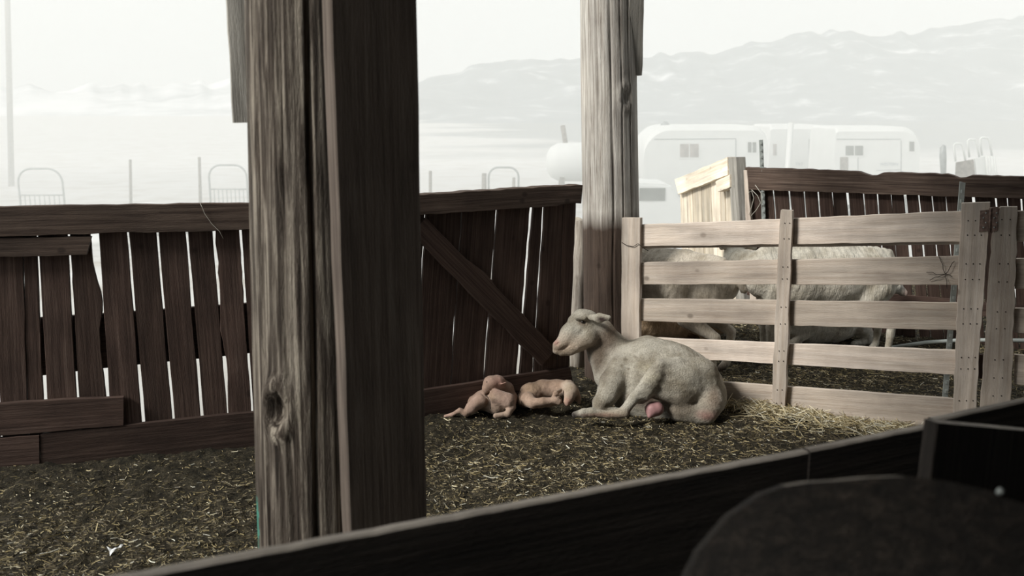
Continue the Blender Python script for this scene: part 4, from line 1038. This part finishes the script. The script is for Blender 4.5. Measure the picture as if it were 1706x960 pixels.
# ------------------------------------------------------------------ white trailers parked beyond the yard
def gz_out(x, y): return float(out_h(np.array([x]), np.array([y]))[0])
def trailer(label, xl, xr, ytop, t, win, seams, extra=None, roundL=.35, roundR=.35, wheel=None):
    """xl..xr, ytop measured on the photograph at depth t; real height about 2.6 m, 2.3 m deep"""
    a = D(xl, ytop, t); c = D(xr, ytop, t); yf = (a.y + c.y) / 2
    g = gz_out((a.x + c.x) / 2, yf + 1); zt = a.z; W = c.x - a.x; zb = g + .45; Hh = zt - zb
    root = empty('white_trailer', ((a.x + c.x) / 2, yf + 1.15, g), label, 'trailer', 'white trailers parked beyond the yard')
    n = 10; pr = [(0, 0), (W, 0)]
    for k in range(n + 1):
        an = k / n * math.pi / 2; pr.append((W - roundR + roundR * math.cos(an), Hh - roundR + roundR * math.sin(an)))
    for k in range(n + 1):
        an = math.pi / 2 + k / n * math.pi / 2; pr.append((roundL + roundL * math.cos(an), Hh - roundL + roundL * math.sin(an)))
    m_ = len(pr); dep = 2.3; ins = [(0, 0.0, 1), (.18, 0, 1), (dep - .18, 0, 1), (dep, 0, 1)]
    vs = []
    for (yy, sh) in ((0, .14), (.14, 0), (dep - .14, 0), (dep, .14)):
        for (x_, z_) in pr:
            zz = z_ - (sh if z_ > Hh * .6 else 0); vs.append((x_, yy, zz))
    fs = [tuple(range(m_ - 1, -1, -1)), tuple(range(3 * m_, 4 * m_))]
    for s_ in range(3):
        for k in range(m_): k2 = (k + 1) % m_; fs.append((s_ * m_ + k, s_ * m_ + k2, (s_ + 1) * m_ + k2, (s_ + 1) * m_ + k))
    me = bpy.data.meshes.new('body'); me.from_pydata(vs, [], fs)
    bm = bmesh.new(); bm.from_mesh(me); bmesh.ops.recalc_face_normals(bm, faces=bm.faces); bm.to_mesh(me); bm.free()
    link('body', me, M_WHITE, root, Matrix.Translation((a.x, yf, zb)))
    pl = Plane(Vector((a.x, yf, 0)), Vector((c.x, yf, 0)))
    for (x0, y0, x1, y1, mt, kind) in win:
        q = [pl.p(x0, y0, .01), pl.p(x1, y0, .01), pl.p(x1, y1, .01), pl.p(x0, y1, .01)]
        e_ = Vector((.05, 0, .05))
        fr_ = board('window', root, q[0] + Vector((-.05, 0, .05)), q[1] + Vector((.05, 0, .05)), q[2] + Vector((.05, 0, -.05)), q[3] + Vector((-.05, 0, -.05)), .03, M_WHITE, pl.n, seg=1, jag=0, endjag=0)
        if kind == 2:
            mid = (x0 + x1) / 2
            for (u0, u1) in ((x0, mid - 1), (mid + 1, x1)):
                board('pane', fr_, pl.p(u0, y0, .02), pl.p(u1, y0, .02), pl.p(u1, y1, .02), pl.p(u0, y1, .02), .012, mt, pl.n, seg=1, jag=0, endjag=0)
        else: board('pane', fr_, *[v + pl.n * .01 for v in q], .012, mt, pl.n, seg=1, jag=0, endjag=0)
    for (x0, y0, x1, y1) in seams:
        if abs(x1 - x0) < abs(y1 - y0): q = [pl.p(x0 - .6, y0, .012), pl.p(x0 + .6, y0, .012), pl.p(x1 + .6, y1, .012), pl.p(x1 - .6, y1, .012)]
        else: q = [pl.p(x0, y0 - .5, .012), pl.p(x1, y1 - .5, .012), pl.p(x1, y1 + .5, .012), pl.p(x0, y0 + .5, .012)]
        board('seam', root, *q, .012, M_SEAM, pl.n, seg=1, jag=0, endjag=0)
    for wx in (wheel or []):
        p_ = pl.p(wx, 290, 0); rw = .38
        for yy in (.02, dep - .24):
            bm = bmesh.new(); bmesh.ops.create_cone(bm, cap_ends=True, segments=28, radius1=rw, radius2=rw, depth=.22)
            bmesh.ops.bevel(bm, geom=[e for e in bm.edges if abs(e.verts[0].co.z - e.verts[1].co.z) < .01], offset=.05, segments=2, affect='EDGES')
            me = bpy.data.meshes.new('wheel'); bm.to_mesh(me); bm.free()
            wl = link('wheel', me, M_TYRE, root, Matrix.Translation((p_.x, yf + yy + .09, g + rw)) @ Matrix.Rotation(R(90), 4, 'X'))
            if yy < 1:
                aw = pl.p(wx, 290, 0); pts = [Vector((p_.x + math.cos(an) * (rw + .1), yf - .02, g + rw + math.sin(an) * (rw + .1))) for an in [k / 10 * math.pi for k in range(11)]]
                tube('fender', root, pts, .035, M_PIPE, 6)
    # chassis and hitch
    box('chassis', root, (a.x + W / 2, yf + 1.15, zb - .08), (W * .96, 1.9, .14), M_DSTEEL)
    return root, pl, (a, c, g, yf)
tr1, pl1, i1 = trailer('left white trailer with a stove pipe and a curtained double window', 1074, 1282, 209, 25.0,
    [(1133, 240, 1164, 262, M_PANEB, 2), (1246, 237, 1260, 254, M_PANE, 2)], [(1226, 232, 1226, 292), (1090, 232, 1226, 231)], roundL=.75, roundR=.5, wheel=[1120, 1152])
tr2, pl2, i2 = trailer('middle white trailer half hidden by a leaning white post', 1284, 1398, 208, 29.5,
    [(1279, 240, 1287, 259, M_PANEB, 1) if False else (1288, 240, 1294, 259, M_PANEB, 1), (1367, 235, 1378, 252, M_PANE, 2)], [(1348, 232, 1348, 290)], roundL=.1, roundR=.55, wheel=[1362])
tr3, pl3, i3 = trailer('right white trailer with a dark double window and lettering on its side', 1394, 1537, 211, 26.0,
    [(1409, 243, 1438, 259, M_PANE, 2), (1515, 236, 1523, 252, M_PANE, 1)], [(1501.5, 234, 1501.5, 286), (1460, 284, 1501, 283), (1394, 232, 1501, 232), (1429.5, 262, 1429.5, 286)], roundL=.1, roundR=.6, wheel=[1513])
board('door', tr3, *[pl3.p(x, y, .02) for x, y in ((1400, 262), (1413, 262), (1413, 300), (1400, 300))], .03, M_FARWOOD, pl3.n, seg=1, jag=0)
def lettering(txt, parent, pl, px, py, px2, name='lettering'):
    cu = bpy.data.curves.new(name, 'FONT'); cu.body = txt; cu.extrude = .006
    tmp = bpy.data.objects.new(name, cu); COL.objects.link(tmp)
    bpy.context.view_layer.update(); me = bpy.data.meshes.new_from_object(tmp); me.name = name
    w = max(v.co.x for v in me.vertices); bpy.data.objects.remove(tmp); me.materials.clear()
    a = pl.p(px, py, .02); c = pl.p(px2, py, .02)
    M = frame(a, (c - a), pl.n) @ Matrix.Scale((c - a).length / w, 4)
    link(name, me, M_LET, parent, M)
lettering('WESTERN', tr3, pl3, 1466, 276, 1496)
lettering('TRT', tr2, pl2, 1325, 276, 1338)
# stove pipe on the first trailer
p = D(1108, 214, 26); tube('stove_pipe', tr1, [p + Vector((0, 0, -.4)), p + Vector((0, 0, .05))], .07, M_PIPE, 10)
tube('chimney_cap', tr1, [p + Vector((0, 0, .05)), p + Vector((0, 0, .10)), p + Vector((0, 0, .2))], [.12, .14, .05], M_SEAM, 10)
def pole(x0, y0, x1, y1, t, r, mat, name, label, cat='post', group=None):
    a = D(x0, y0, t); c = D(x1, y1, t); g = gz_out(c.x, c.y)
    ax = (a - c).normalized(); b_ = c + ax * ((g - .1 - c.z) / ax.z)
    o = tube(name, None, [b_, (a + b_) / 2, a], [r, r * .96, r * .9], mat, 10); return tag(o, label, cat, group)
pole(1318, 205, 1312, 290, 22, .075, M_WHITE, 'white_post', 'whitish leaning post in front of the middle trailer')
pole(11, -60, 16, 165, 38, .12, M_FARWOOD, 'utility_pole', 'faint utility pole far off at the left frame edge', 'pole')
pole(217, 266, 218, 340, 27, .045, M_FARWOOD, 'stake', 'thin stake in the snow, left of the other thin stake')
pole(332, 262, 334, 340, 27, .048, M_FARWOOD, 'stake', 'thin stake in the snow nearest the near post')
# pipe gates with arched tops and barred lower part
def arch_gate(x0, x1, ytop, ybot, t, label, bars=8):
    a = D(x0, ytop, t); c = D(x1, ytop, t); zb = gz_out(a.x, a.y) - .02; w = c.x - a.x; rr = min(.42, w * .32)
    root = empty('pipe_gate', ((a.x + c.x) / 2, a.y, zb), label, 'gate', 'arched pipe gates in the snow')
    pts = [Vector((a.x, a.y, zb))]
    for k in range(7): an = math.pi - k / 6 * math.pi / 2; pts.append(Vector((a.x + rr + rr * math.cos(an), a.y, a.z - rr + rr * math.sin(an))))
    for k in range(7): an = math.pi / 2 - k / 6 * math.pi / 2; pts.append(Vector((c.x - rr + rr * math.cos(an), a.y, a.z - rr + rr * math.sin(an))))
    pts.append(Vector((c.x, a.y, zb))); tube('arch', root, pts, .03, M_PIPE, 8)
    zt = D(x0, ybot, t).z
    tube('crossbar', root, [Vector((a.x, a.y, zt)), Vector((c.x, a.y, zt))], .022, M_PIPE, 6)
    tube('crossbar', root, [Vector((a.x, a.y, zb + .15)), Vector((c.x, a.y, zb + .15))], .022, M_PIPE, 6)
    for k in range(bars):
        xx = a.x + w * (k + 1) / (bars + 1); tube('bar', root, [Vector((xx, a.y, zb + .15)), Vector((xx, a.y, zt))], .016, M_PIPE, 6)
arch_gate(28, 102, 281, 326, 27, 'arched pipe gate beyond the left end of the dark fence')
arch_gate(347, 410, 275, 316, 27, 'arched pipe gate right beside the near timber post')
arch_gate(814, 864, 279, 330, 26, 'arched pipe gate seen between the two timber posts', bars=4)
# short posts and a dim round tank between the timber posts
for x0, x1, y0, lab in ((714, 720, 285, 'short pale post standing nearest the plank of the near post'), (802, 811, 289, 'short pale post just left of the middle pipe gate'), (853, 859, 296, 'short stub post inside the middle pipe gate')):
    pole((x0 + x1) / 2, y0, (x0 + x1) / 2, 330, 26, (x1 - x0) / 2 / FPX * 26, M_FARWOOD, 'wooden_post', lab)
tk = D(968, 272, 25); g = gz_out(tk.x, tk.y)
root = empty('tank', (tk.x, tk.y, g), 'dim rounded tank half hidden behind the far timber post', 'tank')
rt = .55
pts = [(-.95, .02), (-.93, .22), (-.82, .42), (-.62, .53), (-.3, .55), (.5, .55), (.62, .53), (.82, .42), (.93, .22), (.95, .02)]
tube('shell', root, [Vector((tk.x + a_ , tk.y + .6, tk.z)) for a_, _ in pts], [b_ for _, b_ in pts], M_WHITE, 28)
tube('stack_pipe', root, [D(946, 252, 25) + Vector((0, .5, 0)), D(939, 210, 25) + Vector((0, .5, 0))], .07, M_FARWOOD, 10)
for s_ in (-.5, .5): box('cradle', root, (tk.x + s_, tk.y + .6, (tk.z - .4 + g) / 2), (.14, .7, tk.z - .4 - g + .1), M_FARWOOD)
# low snow-covered heaps and farm clutter
def heap(x, y, t, w, h, label, mat, name='snow_heap', cat='snow heap', seed=0):
    p_ = D(x, y, t); g = gz_out(p_.x, p_.y); bm = bmesh.new(); bmesh.ops.create_icosphere(bm, subdivisions=4, radius=1)
    for v in bm.verts:
        q = v.co; k = 1 + .22 * (float(vn3(np.array([q.x * 2 + seed]), np.array([q.y * 2]), np.array([q.z * 2]), seed)[0]) - .5) * 2
        v.co = Vector((q.x * w * k, q.y * .8 * w * k, q.z * h * k))
    me = bpy.data.meshes.new(name); bm.to_mesh(me); bm.free()
    return tag(link(name, me, mat, None, Matrix.Translation((p_.x, p_.y, g + h * .35)), smooth=True), label, cat)
M_SNOW = plain('heaped_snow', (.74, .75, .75), .9, var=.08, scale=3)
heap(245, 330, 24, 1.4, .5, 'low snow heap beyond the dark fence, between the two stakes', M_SNOW, seed=1)
heap(150, 335, 21, .7, .25, 'low snow heap beside the left pipe gate', M_SNOW, seed=2)
heap(1105, 350, 15, .55, .32, 'snow heap seen between far post and pine panel', M_SNOW, seed=3)
heap(760, 330, 24, .9, .35, 'snow heap behind the braced gate', M_SNOW, seed=4)
# parked pickup, dim, between the far post and the pine panel
c = D(1092, 325, 21.5); g = gz_out(c.x, c.y)
root = empty('pickup_truck', (c.x, c.y, g), 'dim white pickup parked before the left trailer', 'truck')
pr = [(-1.4, .45), (1.9, .45), (1.9, .95), (.7, 1.0), (.35, 1.45), (-.55, 1.5), (-.85, 1.02), (-1.4, .98)]
vs = [(x_, y_, z_) for y_ in (0, 1.6) for x_, z_ in pr]; k_ = len(pr)
fs = [tuple(range(k_ - 1, -1, -1)), tuple(range(k_, 2 * k_))] + [(i, (i + 1) % k_, k_ + (i + 1) % k_, k_ + i) for i in range(k_)]
me = bpy.data.meshes.new('body'); me.from_pydata(vs, [], fs)
bm = bmesh.new(); bm.from_mesh(me); bmesh.ops.recalc_face_normals(bm, faces=bm.faces); bmesh.ops.bevel(bm, geom=bm.edges[:], offset=.05, segments=2, affect='EDGES'); bm.to_mesh(me); bm.free()
link('body', me, M_WHITE, root, Matrix.Translation((c.x, c.y, g)))
box('side_window', root, (c.x - .08, c.y - .005, g + 1.22), (.62, .03, .3), M_PANE)
for s_ in (-.85, 1.25):
    for yy in (.05, 1.55):
        bm = bmesh.new(); bmesh.ops.create_cone(bm, cap_ends=True, segments=24, radius1=.36, radius2=.36, depth=.2); me = bpy.data.meshes.new('wheel'); bm.to_mesh(me); bm.free()
        link('wheel', me, M_TYRE, root, Matrix.Translation((c.x + s_, c.y + yy, g + .36)) @ Matrix.Rotation(R(90), 4, 'X'))
# stack of tubular feeder frames on the right
c = D(1610, 268, 19); g = gz_out(c.x, c.y)
root = empty('hay_feeder', (c.x, c.y, g), 'pale stack of tubular feeder frames and panels right of the trailers', 'feeder')
PLF = Plane(Vector((c.x, c.y, 0)), Vector((c.x + 1, c.y, 0)))
for i, (x0, y0) in enumerate(((1590, 239), (1613, 232), (1634, 229))):
    pts = [(x0 + 2, y0 + 30), (x0 - 1, y0 + 3), (x0 + 2, y0), (x0 + 11, y0 + .5), (x0 + 14, y0 + 5), (x0 + 19, y0 + 32)]
    tube('hoop', root, [PLF.p(x, y, -.1 * i) for x, y in pts], .022, M_WHITE, 8)
board('side_panel', root, *[PLF.p(x, y, .05) for x, y in ((1594, 271), (1622, 266), (1627, 310), (1592, 310))], .05, M_FARWOOD, PLF.n, seg=2, jag=0)
board('side_panel', root, *[PLF.p(x, y, .03) for x, y in ((1624, 264), (1642, 260), (1646, 310), (1629, 310))], .05, M_WHITE, PLF.n, seg=2, jag=0)
for k in range(4): tube('slat', root, [PLF.p(1643 + k * 4.5, 260, .08), PLF.p(1647 + k * 5, 310, .08)], .02, M_WHITE, 6)
tube('drum', root, [PLF.p(1572, 300, -.1), PLF.p(1571, 262, -.1), PLF.p(1571, 246, -.1), PLF.p(1573, 242, -.1)], [.05, .07, .06, .03], M_PIPE, 12)

# ------------------------------------------------------------------ mountains
def ridge(name, prof, dist, base_px, depth, mat, seed, label):
    """prof: skyline on the photograph; a real slope of the given depth behind it"""
    xs = np.array([p_[0] for p_ in prof], float); ys = np.array([p_[1] for p_ in prof], float)
    nxx, nyy = 220, 40
    px = np.linspace(xs[0], xs[-1], nxx); top = np.interp(px, xs, ys)
    V = []
    for j in range(nyy):
        u = j / (nyy - 1)
        for i in range(nxx):
            far = D(px[i], top[i], dist)
            zt = far.z + 1.6 * (vn2(np.array([px[i] * .06]), np.array([seed]), seed)[0] - .5) * dist / 250
            X = far.x * (1 - .35 * (1 - u)); Yv = far.y - depth * (1 - u)
            Zv = -3 + (zt + 3) * (u ** 1.3) + (1 - u) * u * dist * .10 * (vn2(np.array([X * 12 / dist]), np.array([Yv * 12 / dist]), seed + 1)[0] - .5)
            V.append((X, Yv, Zv))
    V = np.array(V); i_, j_ = np.meshgrid(np.arange(nxx - 1), np.arange(nyy - 1)); b_ = (j_ * nxx + i_).ravel()
    # back side falls away
    me = np_mesh(name, V, np.stack([b_, b_ + 1, b_ + nxx + 1, b_ + nxx], 1)); o = link(name, me, mat, smooth=True)
    o['kind'] = 'structure'; o['label'] = label; return o
def hill_mat(name, ca, cb, cc, sc):
    m, nt, b = new_mat(name); tc = N(nt, 'ShaderNodeTexCoord'); n1 = N(nt, 'ShaderNodeTexNoise', Scale=sc, Detail=10.0, Roughness=0.7)
    nt.links.new(tc.outputs['Object'], n1.inputs['Vector']); c1 = ramp(nt, n1.outputs['Fac'], [(.35, ca), (.55, cb), (.68, cc)])
    nt.links.new(c1, b.inputs['Base Color']); b.inputs['Roughness'].default_value = 1; return m
M_HILL = hill_mat('forest_and_snow', (.10, .12, .14), (.16, .18, .20), (.55, .57, .59), .06)
M_HILL3 = hill_mat('far_snow_hills', (.30, .32, .34), (.62, .64, .66), (.75, .76, .77), .02)
M_HILL2 = hill_mat('low_hill', (.22, .23, .24), (.34, .35, .35), (.6, .62, .62), .03)
ridge('mountain', [(560, 165), (700, 134), (740, 124), (790, 112), (830, 105), (880, 103), (950, 98), (1010, 95), (1080, 92), (1110, 88), (1150, 90), (1190, 89), (1225, 76), (1262, 70), (1300, 68), (1330, 57), (1390, 51), (1430, 54), (1470, 57), (1520, 55), (1560, 47), (1600, 38), (1650, 34), (1706, 27), (1800, 15), (2000, 10)], 420, 0, 250, M_HILL, 61, 'hazy snow-dusted mountain ridge')
ridge('mountain', [(-300, 146), (-100, 142), (0, 146), (40, 142), (90, 150), (120, 146), (160, 141), (260, 142), (330, 136), (420, 134), (520, 136), (700, 140)], 560, 0, 200, M_HILL3, 81, 'far faint hills above the snowfield at the left')

# ------------------------------------------------------------------ sunlit haze over the yard
bm = bmesh.new(); bmesh.ops.create_cube(bm, size=1); bmesh.ops.scale(bm, vec=(160, 34, 16), verts=bm.verts)
me = bpy.data.meshes.new('haze'); bm.to_mesh(me); bm.free()
m = bpy.data.materials.new('bright_haze'); m.use_nodes = True; nt = m.node_tree; nt.nodes.clear()
out = nt.nodes.new('ShaderNodeOutputMaterial'); vsn = nt.nodes.new('ShaderNodeVolumeScatter')
vsn.inputs['Color'].default_value = (.46, .475, .467, 1); vsn.inputs['Density'].default_value = 0.082; vsn.inputs['Anisotropy'].default_value = 0.0
nt.links.new(vsn.outputs[0], out.inputs['Volume'])
hz = link('haze', me, m, None, Matrix.Translation((0, 9.3 + 17, 4.0))); hz['kind'] = 'stuff'; hz['label'] = 'bright winter haze over the yard'; hz['category'] = 'haze'
